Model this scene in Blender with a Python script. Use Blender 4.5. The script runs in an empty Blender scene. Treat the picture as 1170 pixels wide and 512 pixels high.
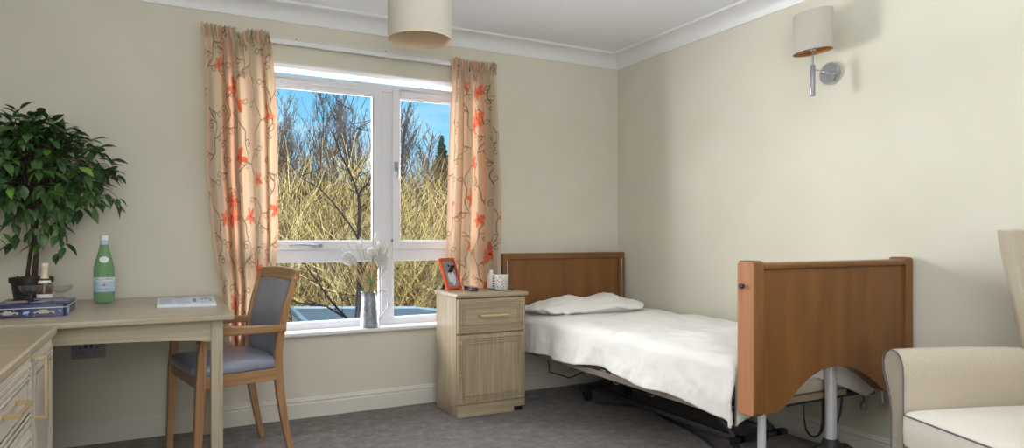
import bpy, math, random
import numpy as np
from mathutils import Vector, Matrix, noise as mnoise
random.seed(7)
C = bpy.context.scene.collection
PI = math.pi
sin, cos, R = math.sin, math.cos, math.radians

# ------------------------------------------------------------------ helpers
class MB:
    """collects geometry (world or local coordinates) for ONE mesh object"""
    def __init__(s, xf=None): s.v = []; s.f = []; s.mi = []; s.xf = xf
    def add(s, vs, fs, m=0):
        b = len(s.v)
        s.v += [tuple(s.xf(p)) if s.xf else tuple(p) for p in vs]
        s.f += [tuple(b + i for i in f) for f in fs]; s.mi += [m] * len(fs)
        return s
    def box(s, x0, x1, y0, y1, z0, z1, m=0):
        vs = [(x, y, z) for x in (x0, x1) for y in (y0, y1) for z in (z0, z1)]
        return s.add(vs, [(0,1,3,2), (4,6,7,5), (0,4,5,1), (2,3,7,6), (0,2,6,4), (1,5,7,3)], m)
    def prism(s, poly, axis, a, b, m=0):
        n = len(poly)
        def P(q, d):
            return {0: (d, q[0], q[1]), 1: (q[0], d, q[1]), 2: (q[0], q[1], d)}[axis]
        vs = [P(q, a) for q in poly] + [P(q, b) for q in poly]
        fs = [tuple(range(n))[::-1], tuple(range(n, 2*n))] + [(i, (i+1) % n, n+(i+1) % n, n+i) for i in range(n)]
        return s.add(vs, fs, m)
    def tube(s, pts, r, n=8, cap=True, m=0, flat=1.0, closed=False):
        pts = [Vector(p) for p in pts]; k = len(pts)
        rr = r if isinstance(r, (list, tuple)) else [r]*k
        vs = []; up = None
        for i, p in enumerate(pts):
            if closed: t = pts[(i+1) % k] - pts[i-1]
            else: t = pts[min(i+1, k-1)] - pts[max(i-1, 0)]
            if t.length < 1e-9: t = Vector((0,0,1))
            t.normalize()
            if up is None:
                up = Vector((0,0,1)) if abs(t.z) < .9 else Vector((1,0,0))
            a = t.cross(up)
            if a.length < 1e-6: a = t.orthogonal()
            a.normalize(); b = a.cross(t); up = b
            for j in range(n):
                th = 2*PI*j/n
                vs.append(p + a*cos(th)*rr[i] + b*sin(th)*rr[i]*flat)
        fs = [(i*n+j, i*n+(j+1) % n, (i+1)*n+(j+1) % n, (i+1)*n+j) for i in range(k-1) for j in range(n)]
        if closed: fs += [((k-1)*n+j, (k-1)*n+(j+1) % n, (j+1) % n, j) for j in range(n)]
        elif cap: fs += [tuple(range(n))[::-1], tuple(range((k-1)*n, k*n))]
        return s.add(vs, fs, m)
    def lathe(s, prof, c=(0,0,0), n=24, m=0, axis=2, sx=1, sy=1, caps=True):
        vs = []; 
        for r, h in prof:
            for j in range(n):
                th = 2*PI*j/n; q = (r*cos(th)*sx, r*sin(th)*sy, h)
                if axis == 0: q = (h, r*cos(th)*sx, r*sin(th)*sy)
                if axis == 1: q = (r*cos(th)*sx, h, r*sin(th)*sy)
                vs.append((c[0]+q[0], c[1]+q[1], c[2]+q[2]))
        k = len(prof)
        fs = [(i*n+j, i*n+(j+1) % n, (i+1)*n+(j+1) % n, (i+1)*n+j) for i in range(k-1) for j in range(n)]
        if caps: fs += [tuple(range(n))[::-1], tuple(range((k-1)*n, k*n))]
        return s.add(vs, fs, m)
    def superell(s, c, h, e1=.4, e2=.3, nu=40, nv=20, fn=None, m=0):
        def sp(v, e): return math.copysign(abs(v)**e, v)
        vs = []
        for i in range(nv+1):
            ph = -PI/2 + PI*i/nv
            for j in range(nu):
                th = 2*PI*j/nu
                p = Vector((c[0]+h[0]*sp(cos(ph), e1)*sp(cos(th), e2), c[1]+h[1]*sp(cos(ph), e1)*sp(sin(th), e2), c[2]+h[2]*sp(sin(ph), e1)))
                if fn: p = fn(p)
                vs.append(p)
        fs = [(i*nu+j, i*nu+(j+1) % nu, (i+1)*nu+(j+1) % nu, (i+1)*nu+j) for i in range(nv) for j in range(nu)]
        return s.add(vs, fs, m)
    def build(s, name, mats, parent=None, off=None, smooth=None, bevel=0, seg=2, solid=0, sub=0):
        me = bpy.data.meshes.new(name)
        o = bpy.data.objects.new(name, me); C.objects.link(o)
        if parent is not None:
            rt = parent
            while rt.parent: rt = rt.parent
            off = ROOTOFF.get(rt.name, (0,0,0)); o.parent = parent
        elif off is None:
            a = np.array(s.v); off = ((a[:,0].min()+a[:,0].max())/2, (a[:,1].min()+a[:,1].max())/2, a[:,2].min())
        if parent is None: o.location = off; ROOTOFF[o.name] = off
        a = np.array(s.v, dtype=float) - np.array(off)
        me.from_pydata(a.tolist(), [], s.f)
        mats = mats if isinstance(mats, (list, tuple)) else [mats]
        for mm in mats: me.materials.append(mm)
        if len(mats) > 1: me.polygons.foreach_set('material_index', s.mi)
        import bmesh
        if len(s.f) < 60000:
            bm = bmesh.new(); bm.from_mesh(me)
            if len(mats) == 1 and len(s.f) < 20000 and name not in ('heading', 'cloth'): bmesh.ops.remove_doubles(bm, verts=bm.verts, dist=1e-6)
            if name not in ('heading', 'cloth'): bmesh.ops.recalc_face_normals(bm, faces=bm.faces); bm.to_mesh(me); bm.free()
        if smooth is not None:
            me.polygons.foreach_set('use_smooth', [True]*len(me.polygons))
            if smooth < 180: me.set_sharp_from_angle(angle=R(smooth))
        if solid:
            md = o.modifiers.new('solid', 'SOLIDIFY'); md.thickness = solid; md.offset = 0
        if bevel:
            md = o.modifiers.new('bevel', 'BEVEL'); md.width = bevel; md.segments = seg; md.limit_method = 'ANGLE'; md.angle_limit = R(35)
            me.polygons.foreach_set('use_smooth', [True]*len(me.polygons)); md.harden_normals = True
        if sub:
            md = o.modifiers.new('sub', 'SUBSURF'); md.levels = sub; md.render_levels = sub
        return o
ROOTOFF = {}
def tag(o, label, cat, group=None, kind=None):
    if label: o['label'] = label
    if cat: o['category'] = cat
    if group: o['group'] = group
    if kind: o['kind'] = kind
    return o
def thing(name, label, cat, loc, group=None, rz=0, local=False):
    o = bpy.data.objects.new(name, None); C.objects.link(o); o.empty_display_size = .05
    o.location = loc; o.rotation_euler = (0,0,rz)
    ROOTOFF[o.name] = (0,0,0) if local else tuple(loc)
    return tag(o, label, cat, group)
def struct(o): o['kind'] = 'structure'; return o
def rrect(x0, x1, z0, z1, r, n=5):
    out = []
    for cx, cz, a0 in ((x1-r, z1-r, 0), (x0+r, z1-r, 90), (x0+r, z0+r, 180), (x1-r, z0+r, 270)):
        out += [(cx+r*cos(R(a0+90*i/n)), cz+r*sin(R(a0+90*i/n))) for i in range(n+1)]
    return out
def text_mesh(body, size, xf, depth=0.0004, name='t', align='CENTER'):
    """letters as mesh data: returns (verts, faces) mapped by xf(x, y, z)"""
    cu = bpy.data.curves.new(name, 'FONT'); cu.body = body; cu.size = size; cu.align_x = align; cu.align_y = 'CENTER'
    cu.resolution_u = 2
    ob = bpy.data.objects.new(name, cu); C.objects.link(ob)
    dg = bpy.context.evaluated_depsgraph_get(); me = bpy.data.meshes.new_from_object(ob.evaluated_get(dg))
    vs = [xf(v.co.x, v.co.y, 0) for v in me.vertices]; fs = [tuple(p.vertices) for p in me.polygons]
    bpy.data.objects.remove(ob); bpy.data.curves.remove(cu); bpy.data.meshes.remove(me)
    return vs, fs

# ------------------------------------------------------------------ materials
def srgb(r, g, b):
    f = lambda c: (c/255/12.92 if c/255 <= .04045 else ((c/255+.055)/1.055)**2.4)
    return (f(r), f(g), f(b), 1)
def mat(name, col, rough=.6, metal=0, spec=.5, **k):
    m = bpy.data.materials.new(name); m.use_nodes = True
    b = m.node_tree.nodes['Principled BSDF']
    b.inputs['Base Color'].default_value = col; b.inputs['Roughness'].default_value = rough
    b.inputs['Metallic'].default_value = metal; b.inputs['Specular IOR Level'].default_value = spec
    for kk, vv in k.items(): b.inputs[kk.replace('_', ' ')].default_value = vv
    return m
def noisy(name, stops, scale=(10,10,10), rough=.6, bump=0, bscale=None, detail=4, metal=0, spec=.5, nscale=1, dist=0.0, sheen=0, blur=.5):
    """colour ramp over stretched noise, object coordinates, optional bump"""
    m = mat(name, stops[0][1], rough, metal, spec); nt = m.node_tree; N = nt.nodes; L = nt.links
    b = N['Principled BSDF']
    tc = N.new('ShaderNodeTexCoord'); mp = N.new('ShaderNodeMapping'); mp.inputs['Scale'].default_value = scale
    no = N.new('ShaderNodeTexNoise'); no.inputs['Scale'].default_value = nscale; no.inputs['Detail'].default_value = detail
    no.inputs['Roughness'].default_value = blur; no.inputs['Distortion'].default_value = dist
    cr = N.new('ShaderNodeValToRGB')
    L.new(tc.outputs['Object'], mp.inputs['Vector']); L.new(mp.outputs[0], no.inputs['Vector']); L.new(no.outputs['Fac'], cr.inputs[0])
    e = cr.color_ramp.elements
    while len(e) < len(stops): e.new(.5)
    for el, (p, c) in zip(e, stops): el.position = p; el.color = c
    L.new(cr.outputs[0], b.inputs['Base Color'])
    if bump:
        n2 = N.new('ShaderNodeTexNoise'); m2 = N.new('ShaderNodeMapping'); m2.inputs['Scale'].default_value = bscale or scale
        n2.inputs['Scale'].default_value = 1; n2.inputs['Detail'].default_value = 3
        bp = N.new('ShaderNodeBump'); bp.inputs['Strength'].default_value = bump; bp.inputs['Distance'].default_value = .002
        L.new(tc.outputs['Object'], m2.inputs['Vector']); L.new(m2.outputs[0], n2.inputs['Vector'])
        L.new(n2.outputs['Fac'], bp.inputs['Height']); L.new(bp.outputs[0], b.inputs['Normal'])
    if sheen: b.inputs['Sheen Weight'].default_value = sheen
    return m
def wood(name, c0, c1, c2, axis='z', rough=.45, f=55, spec=.4):
    sc = {'x': (2.2, f, f), 'y': (f, 2.2, f), 'z': (f, f, 2.2)}[axis]
    return noisy(name, [(.28, c0), (.5, c1), (.72, c2)], sc, rough, .12, None, 6, spec=spec, dist=.3, blur=.6)
W3 = lambda n, a, b, c, **k: {ax: wood(n+'_'+ax, a, b, c, ax, **k) for ax in 'xyz'}
M = {}
M['wall'] = noisy('wall_paint', [(.3, srgb(211,207,190)), (.7, srgb(216,212,196))], (3,3,3), .75, .25, (260,260,260), spec=.25)
M['ceil'] = mat('ceiling_white', srgb(240,242,247), .8, spec=.2)
M['white'] = mat('white_gloss', srgb(226,227,228), .35, spec=.4)
M['upvc'] = mat('upvc_white', srgb(222,223,228), .3, spec=.45)
M['skirt'] = mat('skirting_paint', srgb(216,212,200), .4, spec=.4)
M['carpet'] = noisy('carpet', [(.34, srgb(74,67,63)), (.5, srgb(106,98,93)), (.66, srgb(138,129,122))], (1,1,1), .95, 1.0, (420,420,420), 8, nscale=14, spec=.1, blur=.85, sheen=.2)
GO = W3('grey_oak', srgb(150,133,106), srgb(168,151,124), srgb(186,170,145), rough=.33)
for m_ in GO.values(): m_.node_tree.nodes['Principled BSDF'].inputs['Coat Weight'].default_value = .3; m_.node_tree.nodes['Principled BSDF'].inputs['Coat Roughness'].default_value = .25
GL = W3('oak_front_glare', srgb(176,166,148), srgb(194,185,168), srgb(212,204,190), rough=.3)  # grey oak lightened: window glare painted into the sideboard fronts
TO = W3('table_oak', srgb(152,138,116), srgb(170,157,134), srgb(188,176,154), rough=.3, spec=.5)
CH = W3('cherry', srgb(112,74,38), srgb(124,83,44), srgb(135,92,50), rough=.4, f=14)
OK = W3('beech', srgb(140,104,70), srgb(162,123,86), srgb(180,142,104), rough=.35)
M['orangewood'] = wood('cherry_edge', srgb(176,116,74), srgb(188,128,86), srgb(200,142,100), 'z', .5, 60)
M['leather'] = noisy('blue_leather', [(.3, srgb(126,132,148)), (.7, srgb(144,150,166))], (8,8,8), .32, .3, (220,220,220), spec=.55)
M['brass'] = mat('pale_brass', srgb(216,194,150), .3, .8)
M['chrome'] = mat('chrome', srgb(190,192,196), .15, 1)
M['steel'] = mat('brushed_steel', srgb(208,209,212), .35, .4)
M['handle'] = mat('satin_handle', srgb(150,152,158), .35, .6)
M['black'] = mat('black_rubber', srgb(28,27,28), .55)
M['bedsteel'] = mat('brown_painted_steel', srgb(124,112,98), .5)
M['tubebrown'] = mat('beige_painted_rail', srgb(150,132,112), .5)
M['darksteel'] = mat('dark_steel', srgb(62,60,66), .45, .3)
M['grey'] = mat('grey_plastic', srgb(152,149,154), .4)
M['linen'] = noisy('white_cotton', [(.3, srgb(234,231,224)), (.7, srgb(240,238,232))], (4,4,4), .9, .25, (500,500,500), spec=.15, sheen=.2)
M['mattress'] = noisy('mattress_cover', [(.3, srgb(206,196,172)), (.7, srgb(216,207,186))], (8,8,8), .8, .2, (300,300,300))
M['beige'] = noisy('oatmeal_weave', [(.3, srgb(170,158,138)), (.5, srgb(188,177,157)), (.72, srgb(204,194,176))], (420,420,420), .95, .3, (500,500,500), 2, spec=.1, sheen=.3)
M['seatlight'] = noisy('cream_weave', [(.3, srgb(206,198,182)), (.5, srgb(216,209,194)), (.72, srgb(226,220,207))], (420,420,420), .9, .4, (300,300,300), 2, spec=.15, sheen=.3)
M['piping'] = mat('dark_piping', srgb(108,104,110), .7)
M['shade'] = noisy('shade_linen', [(.3, srgb(178,172,160)), (.7, srgb(190,184,171))], (300,300,60), .9, .2, (400,400,80))
M['shadecream'] = noisy('drum_shade_linen', [(.3, srgb(196,191,177)), (.7, srgb(206,201,187))], (300,300,60), .9, .15, (400,400,80))
M['shadein'] = mat('shade_lining', srgb(226,205,176), .8)
M['gold'] = mat('gold_lining', srgb(196,136,76), .45, .3)
M['galv'] = noisy('galvanised', [(.3, srgb(96,100,108)), (.5, srgb(122,126,133)), (.7, srgb(148,152,158))], (40,40,40), .42, .1, (60,60,60), metal=.5)
M['leaf'] = noisy('ficus_leaf', [(.3, srgb(46,76,42)), (.5, srgb(66,100,54)), (.66, srgb(88,124,68)), (.8, srgb(112,156,76))], (9,9,9), .38, .1, (40,40,40), spec=.45, detail=2)
M['leafb'] = mat('fresh_leaf', srgb(112,160,62), .4)
M['bark'] = noisy('ficus_bark', [(.3, srgb(48,38,32)), (.7, srgb(74,60,50))], (40,40,10), .9, .4)
M['soil'] = noisy('soil', [(.3, srgb(58,44,34)), (.7, srgb(120,98,76))], (80,80,80), .95, .6)
M['pot'] = mat('black_pot', srgb(34,31,29), .5)
M['ceram'] = mat('mug_ceramic', srgb(232,230,224), .25)
M['paper'] = mat('paper', srgb(222,226,234), .5)
M['tinblue'] = mat('tin_blue', srgb(36,44,86), .25, .1)
M['tinlight'] = mat('tin_pale_print', srgb(150,170,205), .35)
M['tingold'] = mat('tin_gold_print', srgb(176,160,140), .35)
M['dkprint'] = mat('dark_print', srgb(50,44,48), .45)
M['orange'] = mat('orange_frame', srgb(222,84,36), .4)
M['labelblue'] = mat('label_blue', srgb(176,200,222), .5)
M['labelwhite'] = mat('label_white', srgb(228,228,226), .5)
M['navy'] = mat('navy_ink', srgb(44,64,120), .5)
M['star'] = mat('orange_star', srgb(206,110,50), .5)
M['foil'] = mat('pale_gold_foil', srgb(222,206,180), .4, .15)
M['winebrown'] = mat('brown_glass', srgb(88,62,48), .15, 0, .6)
M['pinkc'] = mat('photo_skin_tone', srgb(196,160,140), .5)
def glassy(name, col, tr=.85, rough=.03):
    m = bpy.data.materials.new(name); m.use_nodes = True; nt = m.node_tree; N = nt.nodes
    N.remove(N['Principled BSDF']); out = N['Material Output']
    t = N.new('ShaderNodeBsdfTransparent'); t.inputs[0].default_value = col
    g = N.new('ShaderNodeBsdfGlossy'); g.inputs['Roughness'].default_value = rough
    mx = N.new('ShaderNodeMixShader'); lw = N.new('ShaderNodeLayerWeight'); lw.inputs['Blend'].default_value = .35
    mm = N.new('ShaderNodeMath'); mm.operation = 'MULTIPLY_ADD'; mm.inputs[1].default_value = .32; mm.inputs[2].default_value = 1-tr
    nt.links.new(lw.outputs['Facing'], mm.inputs[0]); nt.links.new(mm.outputs[0], mx.inputs[0])
    nt.links.new(t.outputs[0], mx.inputs[1]); nt.links.new(g.outputs[0], mx.inputs[2]); nt.links.new(mx.outputs[0], out.inputs[0])
    return m
def panemat():
    m = bpy.data.materials.new('window_glass'); m.use_nodes = True; nt = m.node_tree; N = nt.nodes
    N.remove(N['Principled BSDF']); out = N['Material Output']
    t = N.new('ShaderNodeBsdfTransparent'); g = N.new('ShaderNodeBsdfGlossy'); g.inputs['Roughness'].default_value = .01
    mx = N.new('ShaderNodeMixShader'); mx.inputs[0].default_value = .02
    nt.links.new(t.outputs[0], mx.inputs[1]); nt.links.new(g.outputs[0], mx.inputs[2]); nt.links.new(mx.outputs[0], out.inputs[0])
    return m
M['pane'] = panemat()
M['clear'] = glassy('clear_glass', (.99,.99,.99,1), .95)
def pet():
    m = mat('green_bottle', srgb(142,188,138), .12, 0, .6)
    m.node_tree.nodes['Principled BSDF'].inputs['Transmission Weight'].default_value = .55
    m.node_tree.nodes['Principled BSDF'].inputs['IOR'].default_value = 1.2
    return m
M['green'] = pet()
def curtain_mat():
    m = bpy.data.materials.new('curtain_print'); m.use_nodes = True; nt = m.node_tree; N = nt.nodes; L = nt.links
    N.remove(N['Principled BSDF']); out = N['Material Output']
    at = N.new('ShaderNodeAttribute'); at.attribute_name = 'Print'
    d = N.new('ShaderNodeBsdfDiffuse'); t = N.new('ShaderNodeBsdfTranslucent'); mx = N.new('ShaderNodeMixShader'); mx.inputs[0].default_value = .30
    mul = N.new('ShaderNodeMix'); mul.data_type = 'RGBA'; mul.blend_type = 'MULTIPLY'; mul.inputs[0].default_value = 1
    mul.inputs[7].default_value = (1, .86, .74, 1)
    L.new(at.outputs['Color'], d.inputs[0]); L.new(at.outputs['Color'], mul.inputs[6]); L.new(mul.outputs[2], t.inputs[0])
    L.new(d.outputs[0], mx.inputs[1]); L.new(t.outputs[0], mx.inputs[2]); L.new(mx.outputs[0], out.inputs[0])
    return m
M['curtain'] = curtain_mat()
# outdoors
M['twig'] = noisy('golden_twigs', [(.3, srgb(176,146,88)), (.5, srgb(220,196,130)), (.7, srgb(244,228,172))], (.9,.9,.9), .8, detail=3)
M['twigd'] = noisy('olive_twigs', [(.3, srgb(84,62,44)), (.6, srgb(124,98,62)), (.75, srgb(160,132,84))], (.9,.9,.9), .85, detail=3)
M['barkd'] = mat('dark_bark', srgb(27,23,25), .95, spec=.1)
M['barkm'] = mat('brown_bark', srgb(84,68,62), .9)
M['twigb'] = noisy('brown_twigs', [(.3, srgb(100,68,46)), (.6, srgb(142,104,66)), (.75, srgb(182,148,98))], (.9,.9,.9), .85, detail=3)
M['conif'] = mat('conifer_green', srgb(34,58,34), .9)
M['bank'] = noisy('rough_bank', [(.3, srgb(40,32,22)), (.5, srgb(70,56,36)), (.7, srgb(128,104,62))], (1,1,1), .95, nscale=5, detail=8, blur=.8)
M['roof'] = mat('blue_grey_felt', srgb(98,114,126), .8)
M['roofl'] = mat('pale_kerb', srgb(140,160,174), .7)

# ------------------------------------------------------------------ room shell
XL, XR, YB, H = -4.06, 0.0, -5.6, 2.39
WX0, WX1, WZ0, WZ1 = -2.62, -1.20, .475, 2.065       # window opening
T = .26
b = MB().box(XL-.2, XR+.2, YB-.2, T, -.12, 0); struct(b.build('floor', M['carpet'], off=(0,0,0)))
b = MB().box(XL-.2, XR+.2, YB-.2, T, H, H+.15); struct(b.build('ceiling', M['ceil'], off=(0,0,0)))
b = MB().box(XL-.2, WX0, 0, T, 0, H).box(WX1, XR, 0, T, 0, H).box(WX0, WX1, 0, T, 0, WZ0).box(WX0, WX1, 0, T, WZ1, H)
struct(b.build('wall_far', M['wall'], off=(0,0,0)))
struct(MB().box(XR, XR+.2, YB-.2, T, 0, H).build('wall_right', M['wall'], off=(0,0,0)))
struct(MB().box(XL-.2, XL, YB-.2, 0, 0, H).build('wall_left', M['wall'], off=(0,0,0)))
struct(MB().box(XL, XR, YB-.2, YB, 0, H).build('wall_rear', M['wall'], off=(0,0,0)))
# coving: cavetto profile (distance from wall, height)
cv = [(0, 2.296), (.008, 2.296), (.012, 2.306)] + [(.012+.083*(1-cos(R(a))), 2.306+.068*sin(R(a))) for a in (15, 30, 45, 60, 75, 90)] + [(.104, 2.376), (.108, 2.382), (.108, H), (0, H)]
struct(MB().prism([(-d, z) for d, z in cv], 0, XL, XR).build('trim_1', M['white'], off=(0,0,0), smooth=30))
struct(MB().prism([(-d, z) for d, z in cv], 1, YB, 0).build('trim_2', M['white'], off=(0,0,0), smooth=30))
struct(MB().prism([(XL+d, z) for d, z in cv], 1, YB, 0).build('trim_3', M['white'], off=(0,0,0), smooth=30))
bb = [(0, 0), (.018, 0), (.018, .082), (.014, .086), (.014, .092), (.017, .096), (.016, .102), (.009, .107), (.009, .111), (.004, .116), (0, .116)]
struct(MB().prism([(-d, z) for d, z in bb], 0, XL, XR).build('baseboard_far', M['skirt'], off=(0,0,0), smooth=30))
struct(MB().prism([(-d, z) for d, z in bb], 1, YB, -.018).build('baseboard_right', M['skirt'], off=(0,0,0), smooth=30))
struct(MB().prism([(XL+d, z) for d, z in bb], 1, YB, -.018).build('baseboard_left', M['skirt'], off=(0,0,0), smooth=30))

# ------------------------------------------------------------------ window
win = bpy.data.objects.new('window_1', None); C.objects.link(win); win.location = ((WX0+WX1)/2, .13, WZ0); struct(win); ROOTOFF[win.name] = tuple(win.location)
FY0, FY1 = .10, .17
def ring(b, x0, x1, z0, z1, w, y0, y1):
    b.box(x0, x0+w, y0, y1, z0, z1).box(x1-w, x1, y0, y1, z0, z1).box(x0+w, x1-w, y0, y1, z0, z0+w).box(x0+w, x1-w, y0, y1, z1-w, z1)
b = MB(); ring(b, WX0, WX1, .495, 2.02, .045, FY0, FY1)
b.box(-1.771, -1.697, FY0, FY1, .54, 1.975)                         # mullion
b.box(WX0+.045, -1.771, FY0, FY1, .905, .985).box(-1.697, WX1-.045, FY0, FY1, .905, .985)   # transom
b.build('window_frame', M['upvc'], win, bevel=.004)
def sash(x0, x1, z0, z1, w, bz, name):
    b = MB(); ring(b, x0, x1, z0, z1, w, .088, .15)
    b.box(x0+w, x1-w, .088, .15, z0+w, z0+bz)
    s_ = b.build(name, M['upvc'], win, bevel=.004)
    MB().box(x0+w, x1-w, .125, .131, z0+bz, z1-w).build('pane', M['pane'], s_)
    g = MB(); ring(g, x0+w-.001, x1-w+.001, z0+bz-.001, z1-w+.001, .007, .105, .124); g.build('gasket', M['white'], s_)
    return s_
sl = sash(WX0+.03, -1.771, .980, 1.995, .051, .051, 'sash')
sr = sash(-1.700, WX1-.03, .980, 1.995, .051, .051, 'sash')
for x0, x1 in ((WX0+.04, -1.771), (-1.697, WX1-.04)):
    g = MB(); ring(g, x0, x1, .532, .912, .012, .108, .135)
    q = g.build('glazing_bead', M['upvc'], win); MB().box(x0+.012, x1-.012, .118, .124, .544, .90).build('pane', M['pane'], q)
# trickle vent on the head of the left sash
MB().box(-2.50, -1.925, .062, .088, 1.966, 1.990).build('trickle_vent', M['upvc'], win, bevel=.006)
# sash handles
def lever(pts, plate, par):
    h = MB().box(*plate).build('handle', M['handle'], par, bevel=.003)
    MB().tube(pts, [.007, .0075, .007, .005, .004][:len(pts)], 10).build('lever', M['handle'], h, smooth=60)
lever([(-2.17, .07, 1.003), (-2.19, .052, 1.004), (-2.235, .048, 1.008), (-2.30, .05, 1.010), (-2.335, .052, 1.008)], (-2.20, -2.14, .072, .089, .994, 1.014), sl)
lever([(-1.675, .07, 1.50), (-1.675, .052, 1.487), (-1.676, .048, 1.45), (-1.677, .05, 1.425)], (-1.687, -1.663, .072, .089, 1.475, 1.535), sr)
# soffit / reveal lining and sill board
b = MB().box(WX0, WX1, .001, FY0, WZ1-.008, WZ1).box(WX0, WX0+.008, .001, FY0, .5, WZ1-.008).box(WX1-.008, WX1, .001, FY0, .5, WZ1-.008)
b.build('reveal_lining', M['white'], win)
p = rrect(-.035, .10, .473, .500, .011)
MB().prism([(y, z) for y, z in p], 0, WX0, WX1).build('window_sill', M['white'], win, smooth=40)
MB().box(WX0-.06, WX0, -.035, 0, .475, .499).box(WX1, WX1+.05, -.035, 0, .475, .499).build('sill_horn', M['white'], win, bevel=.006)
MB().prism([(.17, .49), (.36, .465), (.36, .44), (.17, .45)], 0, WX0-.03, WX1+.03).build('outer_sill', M['upvc'], win)

# ------------------------------------------------------------------ curtain rail and curtains
cr = thing('curtain_rail', 'slim white curtain rail across the wall above the window', 'curtain rail', (-1.9, -.05, 2.16))
MB().prism(rrect(-.056, -.036, 2.156, 2.180, .003, 2), 0, -2.79, -1.045).build('track', M['white'], cr, smooth=40)
b = MB().box(-2.78, -1.06, -.030, -.026, 2.183, 2.207); b.build('fixing_strip', M['skirt'], cr)
for x in (-2.75, -2.35, -1.9, -1.45, -1.1):
    MB().box(x-.01, x+.01, -.036, 0, 2.178, 2.190).build('bracket', M['white'], cr)
for x in (-2.31, -1.78):
    MB().lathe([(.0, 0), (.0035, 0), (.0035, -.0015), (0, -.0015)], (x, -.030, 2.197), 8, axis=1).build('screw', M['darksteel'], cr)

def print_pattern(W, Ht, ns, nt_, seed):
    rnd = random.Random(seed)
    base = np.array(srgb(212, 197, 174)[:3]); brown = np.array(srgb(122, 98, 80)[:3]); org = np.array(srgb(222, 122, 90)[:3]); pale = np.array(srgb(236, 178, 142)[:3])
    col = np.tile(base, (nt_+1, ns+1, 1)); ds = W/ns; dt = Ht/nt_
    # soft peach vertical bands painted in for backlight glowing through the folds
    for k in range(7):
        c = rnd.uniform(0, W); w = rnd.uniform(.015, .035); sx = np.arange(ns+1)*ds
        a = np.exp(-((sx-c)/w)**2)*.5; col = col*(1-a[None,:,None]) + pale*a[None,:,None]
    def stamp(x, y, r, c, soft=1.0):
        i0 = max(int((y-r)/dt)-1, 0); i1 = min(int((y+r)/dt)+2, nt_+1); j0 = max(int((x-r)/ds)-1, 0); j1 = min(int((x+r)/ds)+2, ns+1)
        if i0 >= i1 or j0 >= j1: return
        yy = (np.arange(i0, i1)*dt)[:,None]; xx = (np.arange(j0, j1)*ds)[None,:]
        d = np.sqrt((xx-x)**2+(yy-y)**2); a = np.clip((r-d)/(.0025*soft)+.5, 0, 1)[...,None]
        col[i0:i1, j0:j1] = col[i0:i1, j0:j1]*(1-a)+c*a
    def line(pts, r=.0028, c=brown):
        for (x0, y0), (x1, y1) in zip(pts, pts[1:]):
            n = max(int(math.hypot(x1-x0, y1-y0)/.0022), 1)
            for k in range(n): stamp(x0+(x1-x0)*k/n, y0+(y1-y0)*k/n, r, c)
    def leaf(x, y, a, L, c=brown, wd=.28):
        for sgn in (1, -1):
            line([(x+cos(a)*L*t - sin(a)*sgn*wd*L*sin(PI*t), y+sin(a)*L*t + cos(a)*sgn*wd*L*sin(PI*t)) for t in [k/10 for k in range(11)]], .0020, c)
    def flower(x, y, s, rot):
        for k in range(5):
            a = rot+k*2*PI/5+rnd.uniform(-.2, .2); L = s*rnd.uniform(.8, 1.15)
            pc = org*rnd.uniform(.85, 1.1)+np.array([.0, .06, .05])*rnd.random()
            for t in [q/14 for q in range(15)]:
                stamp(x+cos(a)*L*t, y+sin(a)*L*t, max(.25*s*sin(PI*min(1, t*.8+.14)), .002), pc, 1.5)
        stamp(x, y, s*.14, np.array(srgb(196, 66, 36)[:3]))
    nv = max(int(W/.17), 2)
    for v in range(nv):
        x0 = W*(v+.5)/nv; amp = rnd.uniform(.035, .06); ph = rnd.uniform(0, 6); per = rnd.uniform(.42, .6)
        path = [(x0+amp*sin(2*PI*t/per+ph)+.015*sin(2*PI*t/.17+ph), t) for t in [Ht*k/160 for k in range(161)]]
        line(path, .0028)
        t = rnd.uniform(.02, .1); sgn = 1
        while t < Ht:
            k = min(int(t/Ht*160), 159); x, y = path[k]
            kind = rnd.random(); a0 = (0 if sgn > 0 else PI) + rnd.uniform(-.9, .4)*sgn
            if kind < .3:                                         # curl
                L = rnd.uniform(.05, .08); pts = []; px, py, a = x, y, a0
                for q in range(26):
                    px += cos(a)*L/12; py += sin(a)*L/12; a += sgn*(.06+.022*q); pts.append((px, py))
                line([(x, y)]+pts, .0025)
            elif kind < .90:                                      # stem with leaves
                L = rnd.uniform(.05, .09); px, py = x+cos(a0)*L, y+sin(a0)*L
                line([(x, y), ((x+px)/2+.008, (y+py)/2), (px, py)], .0024)
                leaf(px, py, a0-.3, .05); leaf((x+px)/2, (y+py)/2, a0+.9*sgn, .045)
            else:
                L = rnd.uniform(.05, .07); px, py = x+cos(a0)*L, y+sin(a0)*L
                line([(x, y), (px, py)], .0026); flower(px, py, rnd.uniform(.05, .07), rnd.uniform(0, 6))
            t += rnd.uniform(.07, .12); sgn = -sgn
    for k in range(int(W*Ht/.30)):
        flower(rnd.uniform(.03, W-.03), rnd.uniform(.15, Ht), rnd.uniform(.045, .075), rnd.uniform(0, 6))
    return col
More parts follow.
